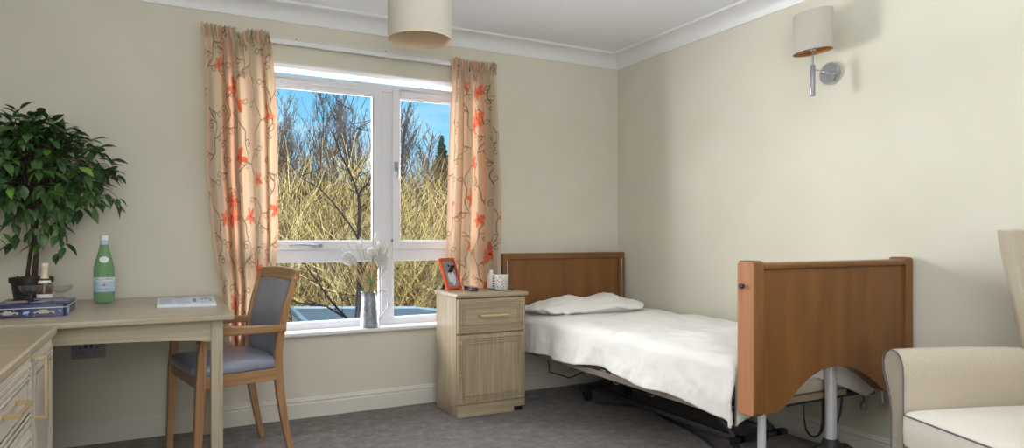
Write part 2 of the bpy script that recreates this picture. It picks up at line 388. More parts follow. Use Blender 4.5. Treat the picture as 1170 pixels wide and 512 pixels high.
def curtain(name, label, seed, xtop, xbot, ztop, zbot, nf, dipf, W=1.0, edge=None):
    ns, nt_ = 300, 430; Ht = ztop-zbot; rnd = random.Random(seed)
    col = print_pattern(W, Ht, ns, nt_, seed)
    phs = [rnd.uniform(0, 6) for _ in range(4)]
    u = np.arange(ns+1)/ns; t = np.arange(nt_+1)/nt_; U, Tt = np.meshgrid(u, t)
    # irregular fold phase
    fold = 2*PI*nf*(U + .035*np.sin(2*PI*U*2+phs[0]) + .02*np.sin(2*PI*U*5+phs[1]) + .012*np.sin(Tt*4+phs[2]))
    amp = (.027+.009*np.sin(2*PI*U*1.5+phs[3]))*(.55+.45*np.clip(Tt*3, 0, 1))
    yy = amp*np.sin(fold) + .007*np.sin(2*fold+1.2)*np.clip(1.3-Tt, 0, 1)
    hd = np.clip((.085-Tt*Ht)/.03, 0, 1); hd = hd*hd*(3-2*hd)              # pencil-pleat heading
    yh = .010*np.sin(2*PI*nf*3*U) + .004*np.sin(2*PI*nf*7*U+1) + .010*np.sin(fold*.5)
    Y = yy*(1-hd)+yh*hd
    def prof(P, tt): return np.interp(tt, [q[0] for q in P], [q[1] for q in P])
    X0 = prof(xtop, Tt); X1 = prof(xbot, Tt)
    Ux = U + .018*np.cos(fold)*(1-hd)/ (nf/6)
    X = X0+(X1-X0)*Ux
    Z = ztop - Tt*Ht + dipf(U)*(1-np.clip(Tt*9, 0, 1)) + .004*np.sin(2*PI*nf*3*U)*hd
    Yc = -.078 - Y
    V = np.stack([X, Yc, Z], -1).reshape(-1, 3)
    n = ns+1; hr = int(.075/Ht*nt_)
    root = thing('curtain', label, 'curtain', ((V[:,0].min()+V[:,0].max())/2, -.078, zbot), 'floral curtains at the window')
    for pn, i0, i1 in (('heading', 0, hr), ('cloth', hr, nt_)):
        b = MB(); b.v = [tuple(p) for p in V[i0*n:(i1+1)*n]]
        b.f = [(i*n+j, i*n+j+1, (i+1)*n+j+1, (i+1)*n+j) for i in range(i1-i0) for j in range(ns)]; b.mi = [0]*len(b.f)
        o = b.build(pn, M['curtain'], root, smooth=180)
        ca = o.data.color_attributes.new('Print', 'FLOAT_COLOR', 'POINT')
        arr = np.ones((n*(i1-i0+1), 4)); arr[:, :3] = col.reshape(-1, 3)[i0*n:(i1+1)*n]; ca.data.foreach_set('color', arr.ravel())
    b = MB()
    for k in range(9):
        j = int((k+.5)/9*ns); p = V[int(hr*.35)*n+j]; b = MB().tube([(p[0], p[1]+.012, p[2]), (p[0], -.058, p[2]+.004), (p[0], -.050, 2.168)], .0018, 5); b.build('hook', M['white'], root)
    return root
curtain('curtain', 'long cream curtain with orange flowers behind the wooden armchair', 3,
        [(0, -2.812), (.05, -2.80), (.45, -2.79), (.68, -2.755), (.8, -2.72), (1, -2.69)], [(0, -2.468), (.05, -2.452), (.25, -2.43), (.65, -2.425), (.85, -2.45), (1, -2.49)],
        2.205, .44, 5, lambda U: -.030*np.exp(-((U-.56)/.07)**2), W=.90)
curtain('curtain', 'long cream curtain with orange flowers behind the bedside cabinet', 12,
        [(0, -1.362), (.06, -1.365), (.5, -1.40), (1, -1.425)], [(0, -1.045), (.06, -1.05), (.45, -1.015), (.7, -1.022), (1, -1.022)],
        2.200, .42, 5, lambda U: -.008*np.exp(-((U-.5)/.2)**2), W=.85)

# ------------------------------------------------------------------ pendant and wall lamp
PX, PY = -1.92, -1.04
pl = thing('pendant_lamp', 'cream drum pendant lamp hanging from the ceiling in front of the window', 'lamp', (PX, PY, 1.98))
MB().lathe([(.1505, 1.98), (.1505, 2.225), (.1475, 2.225), (.1475, 1.98)], (PX, PY, 0), 64, caps=False).build('lamp_shade', M['shadecream'], pl, smooth=40)
MB().lathe([(.1470, 1.984), (.1470, 2.222), (.1466, 2.222), (.1466, 1.984), (.1470, 1.984)], (PX, PY, 0), 64, caps=False).build('shade_lining', M['shadein'], pl, smooth=40)
b = MB(); b.tube([(PX+.149*cos(a), PY+.149*sin(a), 1.981) for a in [2*PI*k/64 for k in range(64)]], .0028, 6, closed=True)
b.build('rim', M['shadein'], pl, smooth=60)
b = MB()
for a in (.3, 2.4, 4.5): b.tube([(PX, PY, 2.19), (PX+.148*cos(a), PY+.148*sin(a), 2.21)], .002, 6)
b.build('spider', M['white'], pl)
MB().lathe([(.003, 2.19), (.003, 2.36), (.045, 2.362), (.05, H)], (PX, PY, 0), 16).build('cord', M['white'], pl, smooth=40)
MB().lathe([(0, 2.085), (.018, 2.09), (.028, 2.11), (.026, 2.135), (.014, 2.16), (.014, 2.19)], (PX, PY, 0), 16).build('bulb', M['ceram'], pl, smooth=60)

wx, wy = -.14, -1.78
wl = thing('wall_lamp', 'chrome wall lamp with an oval fabric shade above the bed', 'lamp', (0, wy, 1.75))
MB().lathe([(.052, 0), (.055, -.004), (.055, -.018), (.050, -.024), (0, -.024)], (0, wy, 1.88), 40, axis=0).build('wall_plate', M['chrome'], wl, smooth=40)
MB().tube([(-.02, wy, 1.88), (-.05, wy, 1.886), (wx, wy, 1.886)], .0045, 10).build('arm', M['chrome'], wl, smooth=60)
MB().lathe([(.0105, 1.755), (.0115, 1.757), (.0115, 1.905), (.009, 1.908), (.0045, 1.909), (.0045, 2.0)], (wx, wy, 0), 20).build('stem', M['handle'], wl, smooth=40)
MB().lathe([(.012, 1.98), (.012, 2.03), (.02, 2.05), (.022, 2.08), (0, 2.11)], (wx, wy, 0), 16).build('bulb', M['ceram'], wl, smooth=60)
MB().lathe([(.1, 1.972), (.1, 2.168), (.0985, 2.168), (.0985, 1.972)], (wx, wy, 0), 48, sx=.62, sy=1.06, caps=False).build('lamp_shade', M['shade'], wl, smooth=40)
MB().lathe([(.0982, 1.974), (.0982, 2.166), (.0975, 2.166), (.0975, 1.974), (.0982, 1.974)], (wx, wy, 0), 48, sx=.62, sy=1.06, caps=False).build('shade_lining', M['gold'], wl, smooth=40)
b = MB().tube([(wx-.058, wy, 1.985), (wx+.058, wy, 1.985)], .002, 6).tube([(wx, wy-.1, 1.985), (wx, wy+.1, 1.985)], .002, 6); b.build('spider', M['chrome'], wl)

# ------------------------------------------------------------------ socket
so = thing('wall_socket', 'double steel wall socket on the wall under the table', 'socket', (-3.327, 0, .438))
MB().prism(rrect(-3.400, -3.254, .438, .523, .005), 1, -.008, 0).build('face_plate', M['grey'], so, bevel=.0015)
for sx in (-3.364, -3.290):
    b = MB().box(sx-.003, sx+.003, -.0088, -.008, .487, .496).box(sx-.0145, sx-.008, -.0088, -.008, .466, .470).box(sx+.008, sx+.0145, -.0088, -.008, .466, .470)
    b.build('socket_hole', M['black'], so)
for sx in (-3.339, -3.315): MB().box(sx-.005, sx+.005, -.011, -.008, .490, .508).build('switch', M['darksteel'], so, bevel=.001)
for sx in (-3.388, -3.266): MB().lathe([(.003, -.008), (.003, -.009), (0, -.009)], (sx, 0, .4805), 10, axis=1).build('screw', M['steel'], so)

# ------------------------------------------------------------------ table
TZ = .740; TX0, TX1, TY0, TY1 = -3.97, -2.727, -1.045, -.022
tb = thing('dining_table', 'large pale oak table pushed against the wall beside the window', 'table', ((TX0+TX1)/2, (TY0+TY1)/2, 0))
MB().prism(rrect(TX0, TX1, TY0, TY1, .012, 3), 2, TZ-.026, TZ).build('tabletop', TO['x'], tb, bevel=.006)
b = MB()
def apron(axis, a0, a1, c, th):
    n = 16; pts = [(a0, TZ-.026), (a0, TZ-.115)] + [(a0+(a1-a0)*k/n, TZ-.115+.022*sin(PI*k/n)**.6) for k in range(1, n)] + [(a1, TZ-.115), (a1, TZ-.026)]
    return MB().prism(pts, axis, c, c+th)
LI = .04; L_ = .046
apron(1, TX0+LI+L_, TX1-LI-L_, TY0+LI+.01, .02).build('apron', TO['x'], tb, smooth=30)
apron(1, TX0+LI+L_, TX1-LI-L_, TY1-LI-.03, .02).build('apron', TO['x'], tb, smooth=30)
apron(0, TY0+LI+L_, TY1-LI-L_, TX1-LI-.03, .02).build('apron', TO['y'], tb, smooth=30)
apron(0, TY0+LI+L_, TY1-LI-L_, TX0+LI+.01, .02).build('apron', TO['y'], tb, smooth=30)
for lx in (TX0+LI, TX1-LI-L_):
    for ly in (TY0+LI, TY1-LI-L_):
        MB().box(lx, lx+L_, ly, ly+L_, 0, TZ-.026).build('leg', TO['z'], tb, bevel=.004)

# ------------------------------------------------------------------ raised-ridge fronts
def front(b, U0, U1, V0, V1, P, out, axis, th=.018, ridges=(.016, .031, .046), w=.008, h=.006):
    """door/drawer front: slab whose face is at P + out*th; axis 0 faces X (U=y), axis 1 faces Y (U=x)"""
    def bx(u0, u1, v0, v1, d0, d1):
        a, c = sorted((P+out*d0, P+out*d1))
        if axis == 0: b.box(a, c, u0, u1, v0, v1)
        else: b.box(u0, u1, a, c, v0, v1)
    bx(U0, U1, V0, V1, 0, th)
    for r in ridges:
        bx(U0+r, U1-r, V0+r, V0+r+w, th-.001, th+h); bx(U0+r, U1-r, V1-r-w, V1-r, th-.001, th+h)
        bx(U0+r, U0+r+w, V0+r+w, V1-r-w, th-.001, th+h); bx(U1-r-w, U1-r, V0+r+w, V1-r-w, th-.001, th+h)
def dhandle(p0, p1, outv, so_=.032, w=.006):
    p0, p1, o = Vector(p0), Vector(p1), Vector(outv)
    d = (p1-p0).normalized()
    b = MB(); side = d.cross(o).normalized()
    def bar(a, c, t1, t2, w1, w2):
        vs = [a+t1*s1*w1+t2*s2*w2 for s1 in (-1, 1) for s2 in (-1, 1)] + [c+t1*s1*w1+t2*s2*w2 for s1 in (-1, 1) for s2 in (-1, 1)]
        b.add(vs, [(0,1,3,2), (4,6,7,5), (0,4,5,1), (2,3,7,6), (0,2,6,4), (1,5,7,3)])
    bar(p0+o*so_, p1+o*so_, side, o, w, w*.6)
    bar(p0+d*w, p0+d*w+o*so_, side, d, w, w*.8); bar(p1-d*w, p1-d*w+o*so_, side, d, w, w*.8)
    return b

# ------------------------------------------------------------------ dresser (bottom left)
dr = thing('sideboard', 'pale oak sideboard with drawers and a door in front of the table end', 'cabinet', (-3.6, -2.0, 0))
DX = -3.352
MB().box(XL+.115, DX, -2.75, -1.165, .07, .708).build('carcass', GO['z'], dr, bevel=.002)
MB().box(XL+.13, DX-.03, -2.73, -1.18, 0, .07).build('plinth', GO['x'], dr)
MB().prism(rrect(XL+.105, -3.321, -2.78, -1.135, .012, 3), 2, .708, .740).build('worktop', GO['x'], dr, bevel=.009, seg=3)
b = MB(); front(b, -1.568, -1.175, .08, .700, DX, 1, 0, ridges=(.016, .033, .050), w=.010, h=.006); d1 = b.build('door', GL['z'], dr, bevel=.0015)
dhandle((DX+.018, -1.545, .505), (DX+.018, -1.545, .697), (1, 0, 0), .034).build('handle', M['brass'], d1, bevel=.001)
for z0, z1 in ((.498, .700), (.291, .493), (.08, .286)):
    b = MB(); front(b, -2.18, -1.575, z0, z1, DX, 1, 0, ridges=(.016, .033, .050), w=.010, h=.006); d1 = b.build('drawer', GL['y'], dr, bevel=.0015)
    zc = (z0+z1)/2+.012
    dhandle((DX+.018, -1.96, zc), (DX+.018, -1.79, zc), (1, 0, 0), .034).build('handle', M['brass'], d1, bevel=.001)
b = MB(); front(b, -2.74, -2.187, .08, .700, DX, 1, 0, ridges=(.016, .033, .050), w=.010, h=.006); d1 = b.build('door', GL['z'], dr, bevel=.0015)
dhandle((DX+.018, -2.215, .505), (DX+.018, -2.215, .697), (1, 0, 0), .034).build('handle', M['brass'], d1, bevel=.001)

# ------------------------------------------------------------------ nightstand
ns_ = thing('bedside_cabinet', 'pale oak bedside cabinet with one drawer and a door beside the bed', 'cabinet', (-1.26, -.27, 0))
NX0, NX1, NY0, NY1 = -1.487, -1.040, -.448, -.125
MB().box(NX0, NX1, NY0+.004, NY1, .055, .700).build('carcass', GO['z'], ns_, bevel=.002)
MB().box(NX0+.003, NX1-.075, NY0-.010, NY1, .004, .078).box(NX1-.075, NX1-.002, NY0-.010, NY1, .032, .078).build('plinth', GO['x'], ns_)
MB().prism(rrect(NX0-.012, NX1+.014, NY0-.035, NY1+.01, .012, 3), 2, .700, .726).build('top', GO['x'], ns_, bevel=.009, seg=3)
b = MB(); front(b, NX0+.003, NX1-.003, .494, .694, NY0, -1, 1); d1 = b.build('drawer', GO['x'], ns_, bevel=.0015)
dhandle((-1.355, NY0-.018, .595), (-1.155, NY0-.018, .595), (0, -1, 0), .028, .005).build('handle', M['brass'], d1, bevel=.001)
b = MB(); front(b, NX0+.003, NX1-.003, .082, .484, NY0, -1, 1); d1 = b.build('door', GO['z'], ns_, bevel=.0015)
dhandle((-1.472, NY0-.018, .245), (-1.472, NY0-.018, .452), (0, -1, 0), .028, .005).build('handle', M['brass'], d1, bevel=.001)
for fx in (NX0+.01, NX1-.055):
    for fy in (NY0+.01, NY1-.05): MB().box(fx, fx+.045, fy, fy+.04, 0, .03).build('foot', M['black'], ns_, bevel=.003)

# ------------------------------------------------------------------ dining armchair
ca = thing('dining_armchair', 'wooden dining armchair with blue grey leather seat and back at the table', 'chair', (-2.715, -.529, 0), rz=R(192), local=True)
def leg_strip(path, wid, dep, name):
    """rectangular section swept along (x, y, z) points; wid along y, dep along x"""
    b = MB(); vs = []
    for i, p in enumerate(path):
        w = wid[i] if isinstance(wid, list) else wid; d = dep[i] if isinstance(dep, list) else dep
        vs += [(p[0]-d/2, p[1]-w/2, p[2]), (p[0]+d/2, p[1]-w/2, p[2]), (p[0]+d/2, p[1]+w/2, p[2]), (p[0]-d/2, p[1]+w/2, p[2])]
    k = len(path); fs = [(0,3,2,1), tuple(range(4*k-4, 4*k))]
    for i in range(k-1):
        for j in range(4): fs.append((i*4+j, i*4+(j+1) % 4, i*4+4+(j+1) % 4, i*4+4+j))
    b.add(vs, fs); return b.build(name, OK['z'], ca, bevel=.005, seg=2)
for s in (1, -1):
    leg_strip([(-.235, s*.205, 0), (-.205, s*.207, .15), (-.180, s*.210, .30), (-.168, s*.212, .42), (-.166, s*.216, .50), (-.178, s*.222, .62), (-.205, s*.227, .74), (-.232, s*.230, .83), (-.254, s*.233, .895)],
              .026, [.026, .033, .040, .042, .040, .036, .034, .032, .028], 'rear_leg')
    leg_strip([(.204, s*.243, 0), (.194, s*.245, .20), (.186, s*.247, .42), (.178, s*.247, .55), (.170, s*.247, .610)], .032, [.030, .036, .040, .036, .034], 'front_leg')
    # armrest: curved slab, rounded at the front
    b = MB(); n = 18; top = []; bot = []
    pr = [(.197, .585, .634), (.187, .612, .652), (.155, .618, .660), (.07, .616, .657), (-.05, .612, .650), (-.16, .610, .644), (-.196, .609, .643)]
    vs = []; 
    for q, (x, z0, z1) in enumerate(pr):
        yb = s*(.245-.010*(q/6)); bow = s*.010*sin(PI*q/6); w = .021 if q < 5 else .017
        vs += [(x, yb+bow-w, z0), (x, yb+bow+w, z0), (x, yb+bow+w, z1), (x, yb+bow-w, z1)]
    k = len(pr); fs = [(0,1,2,3), (4*k-1, 4*k-2, 4*k-3, 4*k-4)] + [(i*4+j, i*4+4+j, i*4+4+(j+1) % 4, i*4+(j+1) % 4) for i in range(k-1) for j in range(4)]
    b.add(vs, fs).build('armrest', OK['x'], ca, bevel=.009, seg=3)
MB().box(-.15, .175, -.235, -.212, .385, .440).build('seat_rail', OK['x'], ca, bevel=.004)
MB().box(-.15, .175, .212, .235, .385, .440).build('seat_rail', OK['x'], ca, bevel=.004)
MB().box(.170, .194, -.225, .225, .385, .440).build('seat_rail', OK['y'], ca, bevel=.004)
MB().box(-.178, -.155, -.20, .20, .385, .440).build('seat_rail', OK['y'], ca, bevel=.004)
def seatfn(p):
    p = Vector(p); p.z += .010*cos(p.x*3.2)*cos(p.y*4)-.006
    if p.x < -.02: p.y *= 1-.10*((-p.x-.02)/.2)
    return p
MB().superell((.012, 0, .462), (.202, .245, .036), .55, .22, 56, 18, seatfn).build('seat', M['leather'], ca, smooth=180)
# back: upholstered panel inside the frame, plus top and bottom rails
def bx_(z): return float(np.interp(z, [.42, .50, .62, .74, .83, .895], [-.168, -.166, -.178, -.205, -.232, -.254]))
b = MB(); nz, ny = 14, 12; vs = []
for side in (0, 1):
    for i in range(nz+1):
        z = .475+(.845-.475)*i/nz
        for j in range(ny+1):
            y = -.195-.012*(i/nz) + (2*.195+.024*(i/nz))*j/ny
            e = min(1, min(i, nz-i, j, ny-j)/1.6); puff = .010*e**.5
            dished = -.012*(1-(y/.21)**2)
            vs.append((bx_(z)+dished+(.006+puff if side == 0 else -.010-puff*.4), y, z))
m_ = ny+1; o2 = (nz+1)*m_; fs = []
for i in range(nz):
    for j in range(ny):
        a = i*m_+j; fs.append((a, a+1, a+m_+1, a+m_)); fs.append((o2+a, o2+a+m_, o2+a+m_+1, o2+a+1))
for i in range(nz):
    for j in (0, ny): a = i*m_+j; fs.append((a, a+m_, o2+a+m_, o2+a))
for j in range(ny):
    for i in (0, nz): a = i*m_+j; fs.append((a, a+1, o2+a+1, o2+a))
b.add(vs, fs).build('backrest', M['leather'], ca, smooth=50)
def crest(z0, z1, rise, name, th=.024):
    vs = []; n = 14
    for j in range(n+1):
        y = -.246+.492*j/n; bow = -.016*(1-(y/.246)**2); r = rise*(1-(y/.246)**2)
        if name == 'bottom_rail': y *= .86
        for z in (z0, z1+r):
            vs += [(bx_(min(z, .895))+bow-th/2, y, z), (bx_(min(z, .895))+bow+th/2, y, z)]
    fs = [(0,1,3,2), (4*n, 4*n+2, 4*n+3, 4*n+1)]
    for j in range(n):
        a = 4*j; c = a+4; fs += [(a, c, c+1, a+1), (a+2, a+3, c+3, c+2), (a, a+2, c+2, c), (a+1, c+1, c+3, a+3)]
    MB().add(vs, fs).build(name, OK['y'], ca, bevel=.006, seg=2)
crest(.848, .896, .010, 'top_rail', .027); crest(.452, .480, 0, 'bottom_rail')

# ------------------------------------------------------------------ bed
bd = thing('bed', 'single adjustable care bed with cherry wood end boards below the wall lamp', 'bed', (-.5, -1.15, 0))
BX0, BX1 = -1.010, -.018
# headboard
hb = MB().box(BX0+.045, BX1-.045, -.092, -.068, .30, .915).build('headboard', CH['z'], bd)
for x0 in (BX0, BX1-.048): MB().box(x0, x0+.048, -.108, -.052, .28, .945).build('post', CH['z'], hb, bevel=.008)
MB().prism(rrect(BX0+.03, BX1-.03, .905, .945, .006, 2), 1, -.106, -.054).build('cap_rail', CH['x'], hb, bevel=.005)
for x0 in (BX0+.024, BX1-.036):
    MB().box(x0, x0+.012, -.114, -.107, .60, .90).build('metal_strip', M['chrome'], hb, bevel=.002)
# footboard: board with an arched cut-out
n = 24; arch = []
AX = [(-.862, .376), (-.835, .386), (-.805, .408), (-.75, .453), (-.69, .489), (-.62, .514), (-.53, .524), (-.44, .514), (-.37, .489), (-.30, .452), (-.25, .419), (-.21, .392), (-.185, .379), (-.165, .376)]
def seg_(x0, x1, z1):  # board as quads between arch samples
    pass
b = MB(); y0, y1 = -2.190, -2.132
cols = [(BX0+.05, .376)] + AX + [(BX1-.045, .376)]
vs = []; fs = []
for x, z in cols:
    vs += [(x, y0, z), (x, y0, .945), (x, y1, .945), (x, y1, z)]
for i in range(len(cols)-1):
    a = 4*i; c = a+4
    fs += [(a, c, c+1, a+1), (a+3, a+2, c+2, c+3), (a, a+3, c+3, c), (a+1, c+1, c+2, a+2)]
fs += [(0,1,2,3), (len(vs)-4, len(vs)-1, len(vs)-2, len(vs)-3)]
fb = b.add(vs, fs).build('footboard', CH['z'], bd, smooth=30)
MB().prism(rrect(y0-.014, y1+.014, .374, .966, .014, 4), 0, BX0, BX0+.052).build('post', CH['z'], fb, bevel=.005)
MB().prism(rrect(y0-.010, y1+.010, .378, .962, .012, 4), 0, BX0-.003, BX0).build('end_veneer', M['orangewood'], fb)
MB().prism(rrect(y0-.014, y1+.014, .374, .966, .014, 4), 0, BX1-.048, BX1).build('post', CH['z'], fb, bevel=.005)
MB().prism(rrect(y0-.010, y1+.010, .930, .956, .008, 3), 0, BX0+.05, BX1-.045).build('cap_rail', CH['x'], fb, smooth=40)
MB().lathe([(.008, 0), (.010, -.004), (.010, -.014), (.006, -.018), (0, -.018)], (BX0-.003, -2.150, .868), 16, axis=0).build('button', M['darksteel'], fb, smooth=40)
# steel frame
for x0 in (-.962, -.075): MB().box(x0, x0+.03, -2.045, -.12, .322, .352).build('side_rail', M['bedsteel'], bd, bevel=.003)
for yy in (-2.02, -1.6, -1.1, -.62, -.15): MB().box(-.955, -.075, yy, yy+.03, .325, .350).build('cross_bar', M['darksteel'], bd, bevel=.003)
b = MB()
for k in range(16):
    y = -.25-k*.115; b.box(-.95, -.08, y, y+.055, .352, .360)
b.build('slats', M['bedsteel'], bd)
# undercarriage
for x0 in (-.55, -.30): MB().box(x0, x0+.035, -1.70, -.42, .070, .095).build('base_rail', M['darksteel'], bd, bevel=.003)
for yy in (-1.70, -.46): MB().box(-.62, -.22, yy, yy+.035, .070, .095).build('base_bar', M['darksteel'], bd, bevel=.003)
for x0 in (-.535, -.285):
    MB().tube([(x0, -.46, .10), (x0, -.66, .20), (x0, -.80, .325)], .016, 8).build('lift_arm', M['darksteel'], bd, smooth=40)
    MB().tube([(x0, -1.66, .09), (x0, -1.5, .20), (x0, -1.35, .325)], .016, 8).build('lift_arm', M['darksteel'], bd, smooth=40)
MB().tube([(-.52, -.30, .27), (-.52, -.46, .262), (-.52, -.62, .255)], [.030, .034, .024], 12).tube([(-.52, -.62, .255), (-.52, -1.05, .24)], .013, 10).build('actuator', M['black'], bd, smooth=50)
MB().box(-.60, -.44, -1.32, -1.06, .21, .32).build('control_box', M['darksteel'], bd, bevel=.012)
MB().tube([(-.52, -1.32, .25), (-.5, -1.45, .2), (-.48, -1.62, .24), (-.45, -1.75, .31)], .006, 6).build('wiring', M['black'], bd, smooth=50)
MB().tube([(-.56, -.62, .26), (-.62, -.72, .2), (-.66, -.9, .22), (-.62, -1.06, .26)], .005, 6).build('wiring', M['black'], bd, smooth=50)
MB().tube([(-.97, -.62, .325), (-.95, -.60, .25), (-.86, -.68, .22), (-.80, -.76, .27), (-.78, -.80, .325)], .004, 6).build('cable', M['black'], bd, smooth=60)
for yy in (-.95, -1.22, -1.5): 
    MB().tube([(-.940, yy, .324), (-.938, yy, .305), (-.930, yy-.02, .300), (-.925, yy-.035, .315)], .004, 6).build('hook', M['chrome'], bd, smooth=60)
MB().box(-.93, -.28, -2.064, -2.046, .352, .378).build('end_rail', M['tubebrown'], bd, bevel=.002)
MB().box(-.93, -.08, -2.040, -2.00, .378, .398).build('end_bar', M['black'], bd, bevel=.003)
for x0, y in ((-.60, -.46), (-.28, -.46), (-.60, -1.69)):
    q = MB().lathe([(.035, -.012), (.04, -.008), (.04, .008), (.035, .012)], (x0+.017, y, .041), 20, axis=0).build('castor', M['black'], bd, smooth=40)
    MB().box(x0+.003, x0+.031, y-.012, y+.012, .04, .09).build('fork', M['darksteel'], q)
# foot-end columns
MB().lathe([(.016, .03), (.016, .375)], (-.918, -2.155, 0), 20).build('leg', M['steel'], bd, smooth=40)
MB().lathe([(0, 0), (.026, 0), (.028, .01), (.026, .04), (0, .04)], (-.918, -2.155, 0), 20).build('foot_cap', M['black'], bd, smooth=40)
col_ = MB().lathe([(.0235, .09), (.0235, .560)], (-.444, -2.106, 0), 28).build('lift_column', M['steel'], bd, smooth=40)
bx_c, by_c = -.444, -2.106
b = MB().lathe([(.030, .100), (.052, .112), (.050, .150), (.036, .172), (.032, .186), (.024, .190)], (bx_c, by_c, 0), 20)
arms_ = [(bx_c+.15*cos(R(a)), by_c+.075*sin(R(a))) for a in (28, 152, 208, 332)]
for ex, ey in arms_: b.tube([(bx_c, by_c, .140), ((ex+bx_c)/2, (ey+by_c)/2, .145), (ex, ey, .105)], [.026, .022, .018], 8)
cb = b.build('castor_base', M['black'], bd, smooth=50)
for ex, ey in arms_: MB().lathe([(.044, -.013), (.050, -.008), (.050, .008), (.044, .013)], (ex, ey, .050), 24, axis=0).build('wheel', M['black'], cb, smooth=40)
# hanging straps seen under the arch
def ribbon(pts, w, axis):
    vs = []; 
    for p in pts:
        for s1 in (-1, 1):
            for s2 in (-1, 1):
                q = list(p); q[0] += s1*w/2 if axis == 0 else s1*.0015; q[1] += s2*.0015 if axis == 0 else s2*w/2; vs.append(q)
    fs = [(0,1,3,2), tuple(len(vs)-4+i for i in (0,2,3,1))]
    for i in range(len(pts)-1):
        a = 4*i; c = a+4; fs += [(a, c, c+1, a+1), (a+2, a+3, c+3, c+2), (a, a+2, c+2, c), (a+1, c+1, c+3, a+3)]
    return MB().add(vs, fs)
def arcp(x0, x1, y, zt, zb, n=14):
    return [(x0, y, zt), (x0-.004, y, zt-.06)] + [(x0+(x1-x0)*(.5-.5*cos(PI*k/n)), y, zb+(zt-.10-zb)*(1-sin(PI*k/n))) for k in range(n+1)] + [(x1, y, zt)]
MB().tube([(-.521, -2.03, .375), (-.518, -2.03, .27), (-.505, -2.03, .215), (-.482, -2.03, .190), (-.45, -2.03, .176), (-.42, -2.03, .182)], .0045, 6).build('strap_cord', M['black'], bd, smooth=60)
ribbon([(-.39, -2.03, .375), (-.391, -2.03, .30), (-.393, -2.03, .23), (-.405, -2.03, .195), (-.425, -2.03, .180), (-.45, -2.03, .176)], .022, 0).build('strap', M['black'], bd)
MB().tube([(-.262, -2.03, .37), (-.268, -2.03, .30), (-.28, -2.03, .25), (-.307, -2.03, .205), (-.33, -2.04, .10)], .005, 6).build('cable', M['black'], bd, smooth=60)
q = MB().tube([(-.113, -2.03, .39), (-.111, -2.03, .29)], .0022, 6).build('pull_cord', M['black'], bd)
MB().superell((-.111, -2.03, .272), (.015, .014, .020), .7, .7, 12, 8).build('toggle', M['handle'], q, smooth=60)

# mattress, duvet, pillow
fbm = lambda x, y, z=0, s=1: mnoise.fractal(Vector((x*s, y*s, z*s)), .9, 2.0, 4)
mt = MB().superell((-.510, -1.10, .450), (.440, .950, .085), .16, .10, 60, 16).build('mattress', M['mattress'], smooth=180)
tag(mt, 'thick cream mattress lying on the bed frame under the white cover', 'mattress')
def duvet():
    nx, ny = 150, 260; vs = []
    xw, xn = -.052, -.972; y0, y1 = -.165, -2.070
    span = xw-xn
    for i in range(ny+1):
        for j in range(nx+1):
            s = -0.10 + (span+.29)*j/nx                    # across the cloth (0 at wall-side edge)
            t = -.02 + (abs(y1-y0)+.14)*i/ny               # along the cloth
            tl = abs(y1-y0)
            hang = .172 + .014*sin(t*4.1+.4)+.008*sin(t*11) + (.012*max(0, min(1, (t-tl+.45)/.42))**1.5) - .0*t
            # across
            if s < 0: x = xw + min(0.02, -s*.12); dz = -s
            elif s > span:
                e = (s-span)/.19; x = xn - .018*sin(min(e*1.6, PI/2)) - .010*e*sin(t*9+1.5)*1.0; dz = e*hang
                x -= .010*e*sin(t*23+.5)
            else: x = xw - s; dz = 0
            if t > tl:
                y = y1 + .003*sin(s*20); dz2 = (t-tl)*(.12 if s > span else 1)*(.8 + .95*max(0, 1-abs(s-.10)/.32) + 1.0*max(0, min(1, 1.6-(span-s)/.12)))
            elif t < 0: y = y0+.005; dz2 = -t
            else: y = y0-t; dz2 = 0
            # rounding near both edges
            r1 = .07; ds_ = min(max(0, r1-(span-s))/r1, 1) if s <= span else 1
            ds0 = min(max(0, .05-s)/.05, 1) if s >= 0 else 1
            dt_ = min(max(0, .05-(tl-t))/.05, 1) if t <= tl else 1
            z = .557 - .030*ds_**2 - .015*ds0**2 - .015*dt_**2 - dz - dz2
            topw = 1 if (0 <= s <= span and t <= tl) else .3
            z += topw*(.013*fbm(x*2.2, y*1.6, 3) + .010*fbm(x*5+y*2, y*4, 1) + .004*math.sin(y*9+x*6+2*fbm(x*2, y*2, 7)) + .016*abs(fbm(x*3.1+y*1.3, y*2.6-x, 11)))
            z += topw*.010*math.exp(-((s-.48)/.38)**2)
            if s > span: x -= .016*fbm(y*5, z*4, 2) * min(1, (s-span)/.1)+.0
            # lift where the pillow head lies
            vs.append((x, y, z))
    m_ = nx+1
    fs = [(i*m_+j, i*m_+j+1, (i+1)*m_+j+1, (i+1)*m_+j) for i in range(ny) for j in range(nx)]
    o = MB().add(vs, fs).build('duvet', M['linen'], smooth=180, solid=.012)
    return tag(o, 'rumpled white duvet spread over the bed and hanging down its side', 'bedding')
duvet()
def pilfn(p):
    q = Vector(p); dx = (q.x+.545)/.40; dy = (q.y+.365)/.20
    r = max(abs(dx), abs(dy)); k = max(0, 1-abs(dx)**2.6)**.5*max(0, 1-abs(dy)**2.2)**.5
    q.z = .592 + (q.z-.592)*(.22+.78*k) + .020*fbm(q.x*5, q.y*6, 4) + .012*fbm(q.x*12, q.y*13, 2)
    q.z += .018*max(0, dx)*k
    q.x += .018*fbm(q.y*6, q.x*3, 1); q.y += .015*fbm(q.x*6, q.y*3, 9)
    return q
pw = MB().superell((-.545, -.365, .607), (.40, .20, .058), .75, .35, 90, 30, pilfn).build('pillow', M['linen'], smooth=180)
tag(pw, 'flat white pillow at the head of the bed', 'pillow')
